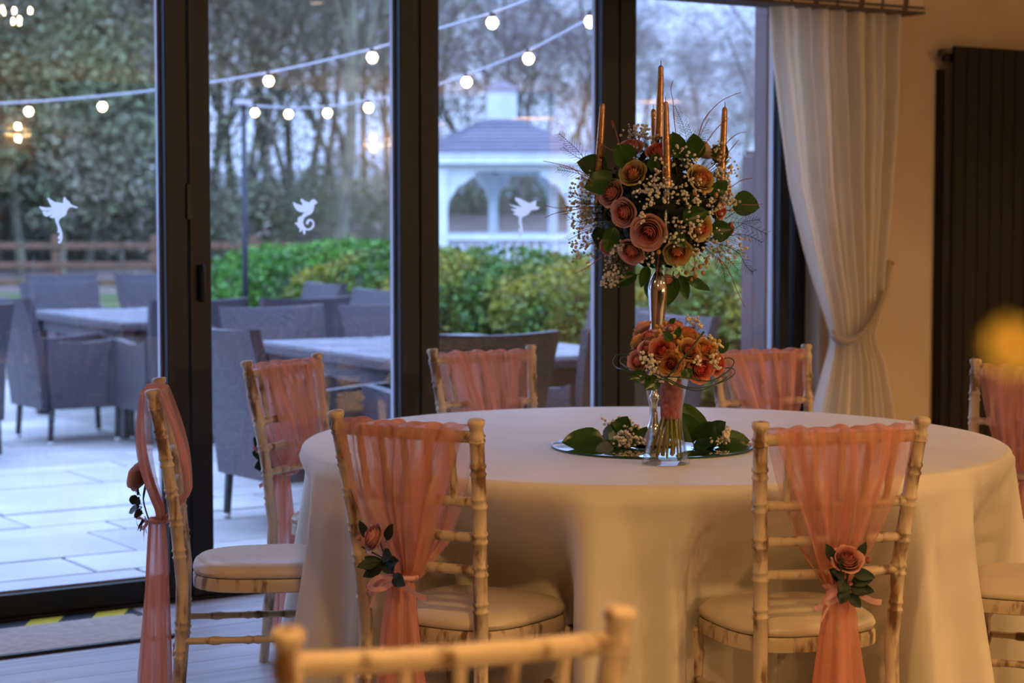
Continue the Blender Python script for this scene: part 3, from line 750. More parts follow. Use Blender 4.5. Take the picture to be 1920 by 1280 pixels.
# ------------------------------------------------------------------ round table and cloth
t = thing('round_table', 'round banquet table hidden under the ivory cloth', 'table', TC)
MB().lathe([(.01, .715), (.915, .715), (.915, .745), (.01, .745)], 48).build('tabletop', M['limewash'], t, auto=40)
for k in range(4):
    a = k*pi/2+.4; MB().tube([(.35*cos(a), .35*sin(a), 0), (.35*cos(a), .35*sin(a), .715)], .016, 10).build('leg', M['frame'], t)
cang = []
for c, f, key in seats:
    d = c.location-TC; cang.append((atan2(d.y, d.x), d.length))
rn = random.Random(5)
NT = 420
def rcloth(th, z):
    # t: 0 at the rim, 1 at the floor
    dz = TZ-z; push = 0
    for a, dist in cang:
        da = (th-a+pi) % (2*pi)-pi
        lim = dist-.205-.012      # front edge of that seat
        inside = exp(-(abs(da)/.275)**8)
        push = max(push, inside*max(0, (TR+.02)-(lim)))
    s_ = min(1, dz/.29); s_ = s_*s_*(3-2*s_)
    fold = .030*sin(9*th+.7*sin(3*th))+.020*sin(19*th+1.3+1.5*sin(5*th))+.006*sin(37*th+.5+2*sin(4*th))
    g = min(1, dz/.55)
    between = 1-min(1, push/.12)
    return TR+.012*min(1, dz/.02)+.060*g*between+fold*(.15+1.5*g)*min(1, dz/.08)*(.35+.65*between) - push*s_
def clothf(u, v):
    th = u*2*pi
    if v < .30:
        r = TR*(v/.30)**.8*.985; return (r*cos(th), r*sin(th), TZ)
    if v < .36:
        b = (v-.30)/.06*pi/2; r = TR*.985+.020*sin(b); return (r*cos(th), r*sin(th), TZ-.02*(1-cos(b)))
    w_ = (v-.36)/.64; z = TZ-.02-w_*(TZ-.02-.008)
    r = rcloth(th, z)+.003; return (r*cos(th), r*sin(th), z)
cl = MB(); cl.grid(clothf, NT, 70, closed=True)
ob = cl.build('tablecloth', M['cloth'], loc=TC); tag(ob, 'ivory floor length cloth draped over the round table', 'tablecloth')

# ------------------------------------------------------------------ centrepiece
MC = Wz(1224, 838, TZ); MC.z = TZ+.001
t = thing('mirror_plate', 'round mirror plate with green glass edge under the candelabra', 'mirror', MC)
MB().lathe([(.01, .0052), (.262, .0052), (.266, .0046)], 64).build('mirror_face', M['mirror'], t, auto=20)
MB().lathe([(.01, 0), (.266, 0), (.2665, .0045), (.01, .0045)], 64).build('glass_edge', M['mirroredge'], t, auto=20)
DEP = 5.27
SB = MC+Vector((0, 0, .0055))
SB = Vector((MC.x, MC.y, TZ+.0068))
topc = Wd(1241, 300, (MC-CAM).dot(FW))
ax = (topc-SB).normalized()
cz = thing('candelabra', 'tall silver five-arm candelabra on the mirror plate', 'candelabra', SB)
tiltq = Vector((0, 0, 1)).rotation_difference(ax); cz.rotation_mode = 'QUATERNION'; cz.rotation_quaternion = tiltq
MB().lathe([(.062, 0), (.062, .004), (.050, .009), (.034, .020), (.020, .038), (.012, .060), (.009, .085)], 40).build('foot', M['chrome'], cz, auto=50)
MB().lathe([(.009, .085), (.008, .11), (.012, .118), (.0145, .124), (.012, .130), (.0085, .136), (.010, .165), (.013, .22), (.018, .30), (.0225, .355), (.0262, .395), (.0262, .412), (.0225, .430), (.014, .447), (.0085, .455), (.0085, .80)], 32).build('stem', M['chrome'], cz, auto=60)
candles = [('leftmost', (1130, 193), (1124, 288), DEP, 0), ('rightmost', (1359, 200), (1354, 293), DEP, 0), ('front', (1248, 190), (1248, 350), DEP-.15, 0), ('back', (1225, 204), (1228, 300), DEP+.15, 0), ('centre', (1239, 122), (1235, 270), DEP, 1)]
ci = cz.matrix_world
MWi = (Matrix.Translation(SB) @ tiltq.to_matrix().to_4x4()).inverted()
LC = {'leftmost': 'rose gold taper candle at the left end of the candelabra', 'rightmost': 'rose gold taper candle at the right end of the candelabra',
      'front': 'rose gold taper candle in the clear glass cup at the front of the flower ball', 'back': 'short-looking rose gold taper candle at the back, left of the tallest candle', 'centre': 'tallest rose gold taper candle in the middle of the candelabra'}
for nm, tp, bt, dp, hi in candles:
    T_ = Wd(tp[0], tp[1], dp)
    dirc = (T_-Wd(bt[0], bt[1], dp)).normalized()
    L = .232
    B_ = T_-dirc*L
    if nm == 'front': B_ = Wd(1250, 350, dp); dirc = (T_-B_).normalized(); L = (T_-B_).length
    t = thing('taper_candle', LC[nm], 'candle', B_, group='taper candles in the candelabra'); t.rotation_mode = 'QUATERNION'; t.rotation_quaternion = Vector((0, 0, 1)).rotation_difference(dirc)
    MB().lathe([(.0125, 0), (.0122, .02), (.0105, L*.45), (.0082, L*.85), (.0072, L*.965), (.0058, L*.985), (.0015, L)], 16).build('wax', M['copper'], t, auto=60)
    MB().tube([(0, 0, L-.002), (.0004, 0, L+.006), (-.0006, 0, L+.012)], .0009, 5).build('wick', M['wick'], t)
    # holder cup on the candelabra
    bl = MWi @ B_; m_ = M['chrome']
    mb = MB(); mb.lathe([(.009, -.040), (.010, -.012), (.0145, -.010), (.030, -.004), (.031, -.002), (.0145, -.003), (.0145, -.001), (.01, -.001)], 24, c=(bl.x, bl.y, bl.z)); mb.build('candle_cup', m_, cz, auto=60)
    if nm == 'front':
        mb = MB(); mb.lathe([(.0095, -.115), (.0105, -.10), (.0075, -.085), (.0105, -.068), (.028, -.062), (.028, -.060), (.012, -.058), (.0095, -.042)], 24, c=(bl.x, bl.y, bl.z)); mb.build('crystal_column', M['crystal'], cz, auto=60)
    hub = Vector((0, 0, .66)); e_ = Vector((bl.x, bl.y, bl.z-.04))
    if nm == 'front': e_ = Vector((bl.x, bl.y, bl.z-.115))
    if nm != 'centre':
        o_ = Vector((bl.x, bl.y, 0)); pts = smooth([hub, hub+o_*.35+Vector((0, 0, -.02)), Vector((bl.x*.9, bl.y*.9, hub.z-.01)) if nm != 'front' else hub+o_*.9+Vector((0, 0, -.05)), e_], 8)
        MB().tube(pts, .0052, 8).build('arm', m_, cz)
    else: MB().tube([Vector((0, 0, .79)), e_], .0055, 8).build('arm', m_, cz)

def gyp_cluster(mb, st, c, n, spread, rn, root=None, size=(.0028, .0050)):
    for _ in range(n):
        while True:
            d = Vector((rn.uniform(-1, 1), rn.uniform(-1, 1), rn.uniform(-1, 1)))
            if d.length < 1: break
        p = Vector(c)+d*spread; mb.ico(p, rn.uniform(*size), rn)
        if root is not None and rn.random() < .7: st.tube([Vector(root)*.35+p*.65, p], .0004, 3, cap=False)
# flower ball
BC = Wd(1238, 392, DEP); FB = Vector(FW); RB = .172
fb = thing('flower_ball', 'large ball of roses, gypsophila and dark leaves on the candelabra', 'flower arrangement', BC)
def on_ball(px, py, Rr=RB, c=(1238, 392), dep=DEP, sx=1, sz=1):
    dx = (px-c[0])*dep/FPX; dz = (c[1]-py)*dep/FPX
    q = (dx/sx)**2+(dz/sz)**2; h_ = sqrt(max(0, Rr*Rr-q)); v = RT*dx+UP*dz-FW*h_
    return v
rn = random.Random(21)
core = MB()
for _ in range(1500):
    d = Vector((rn.gauss(0, 1), rn.gauss(0, 1), rn.gauss(0, 1))).normalized(); p = d*rn.uniform(.085, .150)*Vector((1, 1, .95)).length/1.7
    t1 = d.orthogonal().normalized(); t1.rotate(Quaternion(d, rn.uniform(0, 6.28))); t2 = d.cross(t1); L = rn.uniform(.02, .042); w_ = L*.42
    p = d*rn.uniform(.09, .148)
    core.add([p, p+t1*L*.5+t2*w_+d*.006, p+t1*L+d*.012, p+t1*L*.5-t2*w_+d*.006], [(0, 1, 2, 3)])
q = core.build('greenery', M['green'], fb); q['kind'] = 'stuff'
MB().lathe([(.02, -.115), (.085, -.085), (.118, -.02), (.118, .03), (.085, .085), (.02, .115)], 20).build('foam_ball', M['green'], fb)
BR = [(1179, 329, 24, 2), (1138, 366, 25, 1), (1161, 405, 25, 1), (1208, 443, 31, 1), (1178, 478, 24, 1), (1131, 469, 15, 1), (1266, 480, 25, 2), (1308, 434, 23, 2), (1309, 340, 26, 2), (1351, 398, 15, 3), (1366, 350, 15, 3), (1371, 432, 15, 3), (1318, 278, 26, 5), (1177, 278, 24, 1), (1232, 287, 24, 3), (1250, 528, 16, 1)]
for x, y, r, k in BR:
    v = on_ball(x, y, .172 if (x-1238)**2+(y-392)**2 < 118**2 else .19); n_ = v.normalized(); rr = r*DEP/FPX*1.10
    n2 = (n_+Vector(-FW)*.35+Vector((rnd.uniform(-.15, .15), rnd.uniform(-.15, .15), rnd.uniform(-.1, .2)))).normalized()
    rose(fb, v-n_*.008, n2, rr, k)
for i in range(9):   # the far side of the ball
    a = i*2.4; e_ = -.6+1.3*((i*.37) % 1); v = (FW*cos(a*.0+.5*sin(a))+RT*sin(a)*.9+UP*e_).normalized()
    if v.dot(FW) < .15: v = (v+FW*.9).normalized()
    rose(fb, v*.165, v, .030, i % 4)
gm, gs = MB(), MB()
GC = [(1205, 375, 26, 16), (1232, 372, 30, 22), (1228, 352, 20, 12), (1206, 358, 16, 8), (1250, 455, 14, 10), (1275, 428, 30, 20), (1265, 300, 22, 10), (1283, 312, 16, 6), (1285, 358, 20, 12), (1345, 340, 24, 18), (1352, 375, 20, 16), (1330, 395, 18, 12), (1340, 450, 22, 14), (1270, 380, 14, 8), (1095, 350, 26, 22), (1085, 385, 28, 24), (1100, 430, 30, 26), (1090, 470, 26, 22), (1120, 330, 20, 10), (1150, 505, 24, 26), (1145, 525, 18, 24), (1150, 465, 14, 12), (1100, 395, 20, 18), (1175, 290, 18, 12), (1210, 260, 26, 22), (1195, 245, 20, 12), (1350, 290, 20, 18), (1335, 275, 16, 8), (1365, 320, 20, 20), (1375, 380, 16, 14), (1385, 460, 24, 12), (1230, 320, 16, 10), (1290, 390, 14, 8), (1195, 415, 10, 5), (1300, 470, 16, 8), (1360, 480, 22, 10), (1210, 490, 14, 6), (1185, 255, 22, 12)]
for x, y, s_, n_ in GC:
    out = (x-1238)**2+(y-392)**2 > 125**2
    v = on_ball(x, y, .186)
    gyp_cluster(gm, gs, v, int(n_*2.1), s_*DEP/FPX*1.1, rn, (0, 0, 0), (.0026, .0052))
for _ in range(26):
    d = Vector((rn.gauss(0, 1), rn.gauss(0, 1), rn.gauss(0, 1))).normalized()
    if d.dot(FW) < 0: d = -d
    gyp_cluster(gm, gs, d*.18, 14, .03, rn, (0, 0, 0), (.0025, .0045))
gm.build('gypsophila', M['gyp'], fb)['kind'] = 'stuff'; gs.build('fine_stems', M['gypstem'], fb)['kind'] = 'stuff'
for (x, y, dx, dz, L, W_, mk) in [(1140, 318, -1, .25, .085, .066, 'leaf'), (1148, 342, -1, -.25, .080, .070, 'leaf'), (1190, 300, -.9, .3, .07, .05, 'leaf'), (1172, 320, -.5, .8, .06, .045, 'leaf'), (1372, 378, 1, -.2, .075, .072, 'leaf'), (1272, 305, -.35, 1, .075, .05, 'leaf'), (1300, 305, -.1, 1, .07, .055, 'leaf'), (1228, 275, .8, .35, .07, .03, 'leaf'), (1270, 420, .8, .3, .07, .055, 'leaf'), (1325, 440, .7, .1, .06, .06, 'leaf'), (1195, 515, -.9, -.4, .07, .035, 'leaf'), (1212, 500, -.35, -1, .06, .03, 'leaf'), (1222, 520, -.05, -1, .065, .04, 'leaf'), (1262, 515, -.2, -1, .085, .05, 'leaf'), (1275, 515, .3, -1, .07, .034, 'leaf'), (1285, 520, .9, -.45, .075, .03, 'leaf'), (1150, 430, -.4, -1, .07, .045, 'leaf'), (1120, 425, .2, -1, .06, .04, 'leaf'), (1340, 305, .3, .6, .06, .05, 'leaf'), (1330, 370, .6, .6, .05, .04, 'leaf'), (1215, 330, .3, .9, .05, .04, 'leaf'), (1255, 440, .5, -.8, .05, .04, 'leaf')]:
    v = on_ball(x, y, .170); dv = RT*dx+UP*dz-FW*.15; leaf(fb, v, dv, -FW+UP*.2+RT*dx*.3, L, W_, mk, .12, .2)
for x, y in [(1310, 370), (1292, 371), (1334, 371), (1300, 505), (1304, 518), (1312, 500), (1318, 512), (1296, 524), (1285, 512), (1228, 477), (1262, 500), (1325, 490)]:
    v = on_ball(x, y, .183); MB().lathe([(.001, -.006), (.0045, -.004), (.0058, 0), (.004, .005), (.001, .0065)], 10).build('berry', M['berry'], fb, loc=v)
def twig(pts, parent, m=M['twig'], r=.0013, name='twig', dep=DEP-.1):
    p3 = [Wd(a, b, dep)-parent.location for a, b in pts]; sp_ = smooth(p3, 4); n = len(sp_)
    rr = [r*(1-.5*i/n)*(1.5 if i % 9 == 5 else 1) for i in range(n)]; MB().tube(sp_, rr, 5).build(name, m, parent)
for pts in [[(1270, 270), (1264, 225), (1262, 190), (1258, 168), (1262, 150)], [(1310, 255), (1320, 225), (1345, 195), (1370, 180), (1390, 173)], [(1170, 300), (1160, 265), (1148, 225), (1150, 240), (1146, 226)], [(1175, 298), (1155, 285), (1135, 275), (1112, 258)], [(1110, 350), (1080, 320), (1050, 308), (1018, 302)],
            [(1110, 390), (1075, 388), (1045, 390), (1020, 384)], [(1095, 390), (1065, 395), (1040, 400), (1022, 408)], [(1340, 300), (1365, 265), (1385, 250), (1400, 248)], [(1345, 310), (1370, 280), (1385, 262)], [(1310, 290), (1340, 245), (1368, 220)], [(1372, 350), (1390, 338), (1410, 334)],
            [(1345, 480), (1365, 505), (1382, 545), (1397, 576)], [(1130, 480), (1110, 495), (1095, 505), (1078, 512)], [(1240, 440), (1236, 470), (1232, 510), (1231, 540)], [(1298, 465), (1303, 490), (1300, 520)], [(1172, 352), (1150, 342), (1138, 338)], [(1300, 305), (1325, 318), (1342, 330), (1345, 335)], [(1110, 340), (1090, 322), (1060, 315), (1048, 310)], [(1255, 268), (1265, 300), (1270, 330)], [(1390, 383), (1410, 384), (1430, 382)]]:
    twig(pts, fb)
fm = MB()
def frond(pts, dep=DEP-.08, side=16):
    p3 = [Wd(a, b, dep)-fb.location for a, b in pts]; sp_ = smooth(p3, 6); fm.tube(sp_, .0007, 4)
    for i in range(2, len(sp_)-1):
        tt = (sp_[i+1]-sp_[i-1]).normalized(); n_ = tt.cross(FW).normalized()
        for s_ in (-1, 1):
            L = side*.001*(1-i/len(sp_)*.6)*rn.uniform(.8, 1.5); fm.tube([sp_[i], sp_[i]+tt*L*.9+n_*s_*L], .0005, 3, cap=False)
for pts in [[(1120, 340), (1090, 290), (1065, 265), (1048, 250)], [(1110, 310), (1075, 290), (1055, 275)], [(1100, 330), (1070, 322), (1045, 318)], [(1290, 290), (1285, 250), (1275, 220), (1265, 198)], [(1300, 280), (1320, 240), (1330, 222)], [(1310, 290), (1300, 260), (1290, 232)], [(1290, 270), (1310, 262), (1330, 262)],
            [(1340, 440), (1375, 430), (1400, 415), (1425, 412)], [(1340, 455), (1380, 470), (1400, 500), (1412, 510)], [(1340, 465), (1370, 490), (1385, 508)], [(1350, 420), (1390, 418), (1440, 440)], [(1110, 430), (1085, 440), (1065, 450)], [(1110, 380), (1080, 370), (1065, 360)], [(1350, 445), (1395, 440), (1430, 455)], [(1110, 410), (1080, 415), (1060, 400)], [(1360, 410), (1385, 395), (1405, 400)], [(1200, 270), (1185, 250), (1178, 238)], [(1340, 470), (1355, 500), (1360, 530)]]:
    frond(pts)
fm.build('fern_fronds', M['fern'], fb)['kind'] = 'stuff'

# small bouquet in the glass vase
VC = Wz(1248, 869, TZ); VC.z = TZ+.001; VD = (VC-CAM).dot(FW)
vs_ = thing('glass_vase', 'waisted clear glass vase half full of water in front of the mirror plate', 'vase', VC)
px = lambda n: n*VD/FPX
outer = [(px(44), 0), (px(45), .006), (px(42), .018), (px(34), px(48)), (px(30), px(80)), (px(31), px(105)), (px(38), px(140)), (px(44), px(166))]
prof = outer+[(r-.0028, z) for r, z in reversed(outer[2:])]+[(px(40)-.004, .010), (.0, .009)]
MB().lathe(prof, 48).build('vase_glass', M['crystal'], vs_, auto=60)
wl = px(70)
wp = [(.0, .0102), (px(40)-.0045, .0112), (px(42)-.0040, .018), (px(34)-.0040, px(48)), (px(31.3)-.0040, wl), (.0, wl)]
MB().lathe(wp, 40).build('water', M['water'], vs_, auto=60)
bo = thing('rose_bouquet', 'small hand-tied bouquet of peach and coral roses in the glass vase', 'bouquet', Wd(1262, 672, VD))
c0 = (1262, 678)
def onb(x, y, Rr=.115): return on_ball(x, y, Rr, c0, VD, 1.1, .62)
core = MB()
for _ in range(700):
    d = Vector((rn.gauss(0, 1), rn.gauss(0, 1), rn.gauss(0, 1))).normalized(); d.z = abs(d.z)*.9-.25; p = Vector((d.x, d.y, d.z*.55))*rn.uniform(.04, .092)
    t1 = d.orthogonal().normalized(); t1.rotate(Quaternion(d, rn.uniform(0, 6.28))); t2 = d.cross(t1); L = rn.uniform(.016, .03); w_ = L*.45
    core.add([p, p+t1*L*.5+t2*w_+d*.005, p+t1*L+d*.01, p+t1*L*.5-t2*w_+d*.005], [(0, 1, 2, 3)])
core.build('greenery', M['green'], bo)['kind'] = 'stuff'
for x, y, r, k in [(1233, 658, 26, 3), (1251, 688, 26, 0), (1313, 699, 29, 3), (1288, 658, 23, 0), (1290, 626, 25, 0), (1320, 657, 23, 0), (1201, 656, 17, 1), (1184, 684, 22, 1), (1212, 632, 22, 1), (1243, 632, 13, 3), (1348, 690, 23, 3), (1192, 712, 18, 5), (1275, 702, 17, 2), (1262, 640, 18, 2), (1262, 615, 18, 1), (1338, 672, 16, 2), (1300, 672, 14, 2)]:
    v = onb(x, y); n_ = Vector((v.x, v.y, v.z*1.6)).normalized()
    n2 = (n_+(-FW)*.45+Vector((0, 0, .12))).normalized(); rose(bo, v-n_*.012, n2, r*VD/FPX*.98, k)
for i in range(8):
    a = i*.75; v = (RT*cos(a)+FW*abs(sin(a))*.9).normalized(); v = Vector((v.x*.085, v.y*.085, .01+.03*(i % 3))); rose(bo, v, (v+Vector((0, 0, .03))).normalized(), .028, [0, 1, 3, 5][i % 4])
gm, gs = MB(), MB()
for x, y, s_, n_ in [(1210, 680, 13, 26), (1200, 672, 9, 10), (1222, 690, 11, 12), (1304, 607, 10, 10), (1292, 602, 6, 5), (1312, 615, 7, 6), (1332, 676, 12, 20), (1338, 690, 8, 8), (1325, 640, 9, 10), (1296, 682, 12, 12), (1216, 700, 10, 8), (1235, 715, 8, 6), (1342, 655, 8, 8)]:
    v = onb(x, y, .124); gyp_cluster(gm, gs, v, n_, s_*VD/FPX, rn, (0, 0, -.02), (.0030, .0050))
gm.build('gypsophila', M['gyp'], bo)['kind'] = 'stuff'; gs.build('fine_stems', M['gypstem'], bo)['kind'] = 'stuff'
for x, y in [(1231, 618), (1241, 619), (1247, 611), (1232, 627), (1264, 626), (1258, 632), (1265, 647), (1260, 663), (1335, 645), (1346, 646), (1331, 651), (1337, 656), (1255, 622), (1258, 637)]:
    v = onb(x, y, .125); MB().lathe([(.001, -.006), (.0042, -.004), (.0054, 0), (.004, .0045), (.001, .006)], 10).build('berry', M['berry'], bo, loc=v)
for (x, y, dx, dz, L, W_) in [(1205, 705, -1, -.35, .04, .034), (1230, 712, -.7, -.6, .045, .04), (1255, 645, -.6, .6, .034, .02), (1262, 640, .3, 1, .03, .018), (1345, 668, .6, .8, .035, .018), (1255, 612, .6, .5, .02, .014), (1277, 695, .2, -.6, .03, .03)]:
    leaf(bo, onb(x, y, .118), RT*dx+UP*dz-FW*.2, -FW+UP*.2, L, W_, 'leaf', .1, .2)
leaf(bo, onb(1254, 705, .118), UP*-1-FW*.1, -FW, .028, .024, 'gyp', .05, .1, 'fallen_petal')
def loopg(pts, r=.0016, dep=None, fl=1.0):
    p3 = [Wd(a, b, (VD-.1 if c is None else VD+c))-bo.location for a, b, c in pts]; MB().tube(smooth(p3, 6), r, 6, flat=fl).build('bear_grass', M['grass'], bo)
loopg([(1320, 622, -.1), (1290, 660, -.125), (1262, 695, -.13), (1252, 706, -.12), (1245, 712, -.08)], .0022)
loopg([(1180, 665, -.05), (1160, 664, -.03), (1150, 676, -.02), (1155, 688, -.04), (1168, 692, -.07), (1200, 700, -.1), (1245, 712, -.12)])
loopg([(1182, 671, -.05), (1168, 670, -.03), (1163, 678, -.03), (1172, 686, -.06), (1192, 696, -.1)])
loopg([(1245, 706, -.12), (1290, 708, -.135), (1330, 714, -.12), (1362, 698, -.08), (1376, 680, -.03), (1368, 671, .0), (1350, 674, -.02)])
loopg([(1250, 709, -.12), (1290, 726, -.13), (1330, 724, -.12), (1365, 710, -.08), (1378, 698, -.04), (1372, 690, 0), (1358, 690, .0)])
loopg([(1230, 700, -.12), (1270, 722, -.13), (1310, 732, -.12), (1350, 716, -.09), (1364, 706, -.06)])
loopg([(1206, 668, -.08), (1205, 648, -.08), (1212, 636, -.07), (1224, 631, -.06)], .0009)
loopg([(1190, 655, -.04), (1189, 648, -.04), (1194, 642, -.03)], .0008)
# felt wrap and stems
fb0 = Wd(1258, 752, VD)-bo.location
MB().lathe([(px(18), -px(32)), (px(19.5), -px(28)), (px(20), 0), (px(20), px(36)), (px(17), px(40))], 28, c=(fb0.x, fb0.y, fb0.z)).build('felt_wrap', M['felt'], bo, auto=60)
for i in range(22):
    a = i*2.399; r0 = px(15)*sqrt((i+.5)/22); r1 = px(33)*sqrt((i+.5)/22)
    tz = Wd(1258, 780, VD).z-bo.location.z; bz = VC.z+.016-bo.location.z+.004*(i % 3)
    bx = VC.x-bo.location.x; by = VC.y-bo.location.y
    a2 = a+.5
    MB().tube([(fb0.x+r0*cos(a), fb0.y+r0*sin(a), tz+.02), (bx+r1*cos(a2), by+r1*sin(a2), bz)], .0026, 7).build('stem', M['stem'], bo)
# leaf sprigs on the mirror
def sprig(lab, px0, items, gyps, side):
    base = Wz(px0[0], px0[1], TZ+.007); t = thing('leaf_sprig', lab, 'foliage', base, group='leaf sprigs on the mirror plate')
    dd = (base-CAM).dot(FW)
    for (x, y, off, dx, dz, dy, ux, L, W_, mk) in items:
        v = Wd(x, y, dd+off)-base; dv = RT*dx+Vector((0, 0, 1))*dz+FH*dy
        if v.z < .004: v.z = .004
        leaf(t, v, dv, -FH*.75+Vector((0, 0, .6))+RT*ux, L, W_, mk, .10, .22)
    gm, gs = MB(), MB()
    for x, y, s_, n_, off in gyps:
        v = Wd(x, y, dd+off)-base; v.z = max(v.z, s_*dd/FPX+.004)
        gyp_cluster(gm, gs, v, n_, s_*dd/FPX, rn, (0, 0, 0), (.0034, .0056))
    gm.build('gypsophila', M['gyp'], t)['kind'] = 'stuff'; gs.build('fine_stems', M['gypstem'], t)['kind'] = 'stuff'
    return t
sprig('dark leaf sprig with tiny cream blossoms on the left of the mirror plate', (1165, 838),
      [(1134, 826, -.02, -1, .02, -.05, 0, .112, .075, 'leaf'), (1150, 838, -.03, -.5, -.05, -.3, 0, .055, .04, 'leafgrey'), (1140, 828, .03, .35, .9, 0, .2, .055, .045, 'leafgrey'), (1160, 812, .0, .2, .4, 0, 0, .05, .05, 'leaf'), (1160, 830, .0, .7, .35, .1, .4, .075, .06, 'leaf'), (1170, 840, .0, -.3, .6, .1, 0, .07, .06, 'leaf'), (1205, 835, .04, .2, .6, .2, 0, .05, .05, 'leaf'), (1165, 846, -.02, -.9, .02, -.2, 0, .07, .04, 'leaf')],
      [(1178, 805, 14, 16, 0), (1170, 838, 16, 30, -.05), (1185, 840, 12, 14, -.04), (1200, 838, 10, 8, -.03), (1190, 795, 12, 6, 0), (1138, 786, 14, 7, .03), (1155, 785, 10, 5, .03), (1160, 845, 12, 14, -.06)], -1)
sprig('leaf sprig with a yellow-green upright leaf on the right of the mirror plate', (1312, 836),
      [(1318, 822, .02, -.55, 1, .1, 0, .110, .066, 'leaflite'), (1300, 830, -.02, -.3, .8, 0, 0, .085, .07, 'leaf'), (1315, 838, -.03, .2, .4, -.2, 0, .07, .075, 'leaf'), (1310, 822, 0, .5, .55, 0, 0, .06, .05, 'leaf'), (1330, 815, -.01, .4, .35, 0, -.3, .055, .05, 'leaf'), (1340, 830, .0, 1, .10, .1, 0, .095, .070, 'leaflite'), (1345, 842, -.03, 1, .03, -.1, 0, .08, .05, 'leaf'), (1300, 845, -.03, .4, .1, -.3, 0, .06, .05, 'leaf')],
      [(1358, 815, 12, 20, -.02), (1356, 835, 13, 30, -.03), (1340, 843, 10, 10, -.05), (1366, 806, 8, 8, 0)], 1)

# ------------------------------------------------------------------ patio
patio = struct('floor_patio', MB().box((-6, 6.60, -.25), (13.5, 21, -.066)), M['pavejoint'])
patio['kind'] = 'structure'
rows = []; y = 6.612; rn = random.Random(8)
hs = [.58, .27, .40, .58, .27, .42, .30, .56]
i = 0; cnt = 0
SL = []; BEY = []
while y < 16.5:
    h_ = hs[i % 8]; i += 1
    # rows only where the camera sees them (with margin)
    fwd = y/cos(YAW); xl = y*math.tan(YAW-.262)-.8; xr = y*math.tan(YAW+.18)+1.0
    if y > 14: xr = min(xr, 13)
    x = xl-rn.uniform(0, .5); xa_ = x
    while xa_ > -5: L = rn.choice([.58, .9, 1.1]); xa_ -= L; BEY.append((xa_, y, L, h_))
    while x < xr:
        L = rn.choice([.42, .58, .72, .9, 1.1]) if y < 11 else rn.choice([.8, 1.0, 1.2]); SL.append((x, y, L, h_)); x += L
    y += h_
mb = MB()
for x, y, L, h_ in BEY: mb.box((x+.009, y+.009, -.075), (x+L-.009, y+h_-.009, -.052))
mb.build('paving_slabs', M['paver'], patio, False)['kind'] = 'stuff'
for x, y, L, h_ in SL:
    mb = MB(); dz = rn.uniform(-.002, .002)
    mb.box((x+.009, y+.009, -.075), (x+L-.009, y+h_-.009, -.052+dz), bev=.004); mb.build('paving_slab', M['paver'], patio, False)
ZP = -.05

# rattan armchairs
def make_arm():
    r = thing('rattan_armchair', 'x', 'chair'); R_ = M['rattan']
    # back: wider at the top, leaning
    mb = MB()
    def back(face):
        def fn(u, v):
            uu = u*2-1; z = .22+v*.68; w_ = .255+.055*v
            return (uu*w_, -.27-.10*v*v-.03*v+(.0 if face else -.055)-.018*(1-uu*uu)*v, z+(.012*uu*uu if v > .99 else 0))
        return fn
    n0 = 11*9
    mb.grid(back(True), 10, 8); mb.grid(back(False), 10, 8)
    fs = []
    for i in range(10):
        fs += [(i, i+1, n0+i+1, n0+i), (88+i, n0+88+i, n0+88+i+1, 88+i+1)]
    for j in range(8):
        fs += [(j*11, n0+j*11, n0+(j+1)*11, (j+1)*11), (j*11+10, (j+1)*11+10, n0+(j+1)*11+10, n0+j*11+10)]
    mb.f += fs; mb.uv = None
    mb.build('backrest', R_, r, auto=50)
    for s in (-1, 1):
        mb = MB()
        prof = [(-.30, .66), (-.22, .635), (-.05, .625), (.15, .64), (.27, .645), (.30, .63), (.305, .60), (.285, .22), (-.27, .22), (-.30, .45)]
        n = len(prof); a0, a1 = (.245, .30) if s > 0 else (-.30, -.245)
        vs = [(a0, y, z) for y, z in prof]+[(a1, y, z) for y, z in prof]
        mb.add(vs, [tuple(range(n-1, -1, -1)), tuple(range(n, 2*n))]+[(i, (i+1) % n, n+(i+1) % n, n+i) for i in range(n)]); mb.build('arm_panel', R_, r, False)
    MB().box((-.244, -.25, .24), (.244, .28, .42), bev=.015).build('seat', R_, r, False)
    MB().box((-.23, -.24, .42), (.23, .27, .45), bev=.012).build('seat_top', R_, r, False)
    for sx in (-1, 1):
        for sy in (-1, 1):
            l = MB().tube([(sx*.262, .262*sy, .22), (sx*.265, .275*sy, .02)], [.021, .018], 8).build('leg', M['rattandark'], r)
            MB().tube([(sx*.265, .275*sy, .02), (sx*.265, .275*sy, 0)], .019, 8).build('foot_cap', M['footcap'], l)
    return r
arm0 = make_arm(); aused = False
def put_arm(x, y, fdeg, lab):
    global aused
    c = arm0 if not aused else copy_tree(arm0); aused = True; f = radians(fdeg)
    c.location = (x+cos(f)*.38, y+sin(f)*.38, ZP); c.rotation_euler = (0, 0, f-pi/2)
    tag(c, 'grey woven rattan armchair '+lab, 'chair', 'rattan armchairs on the patio')
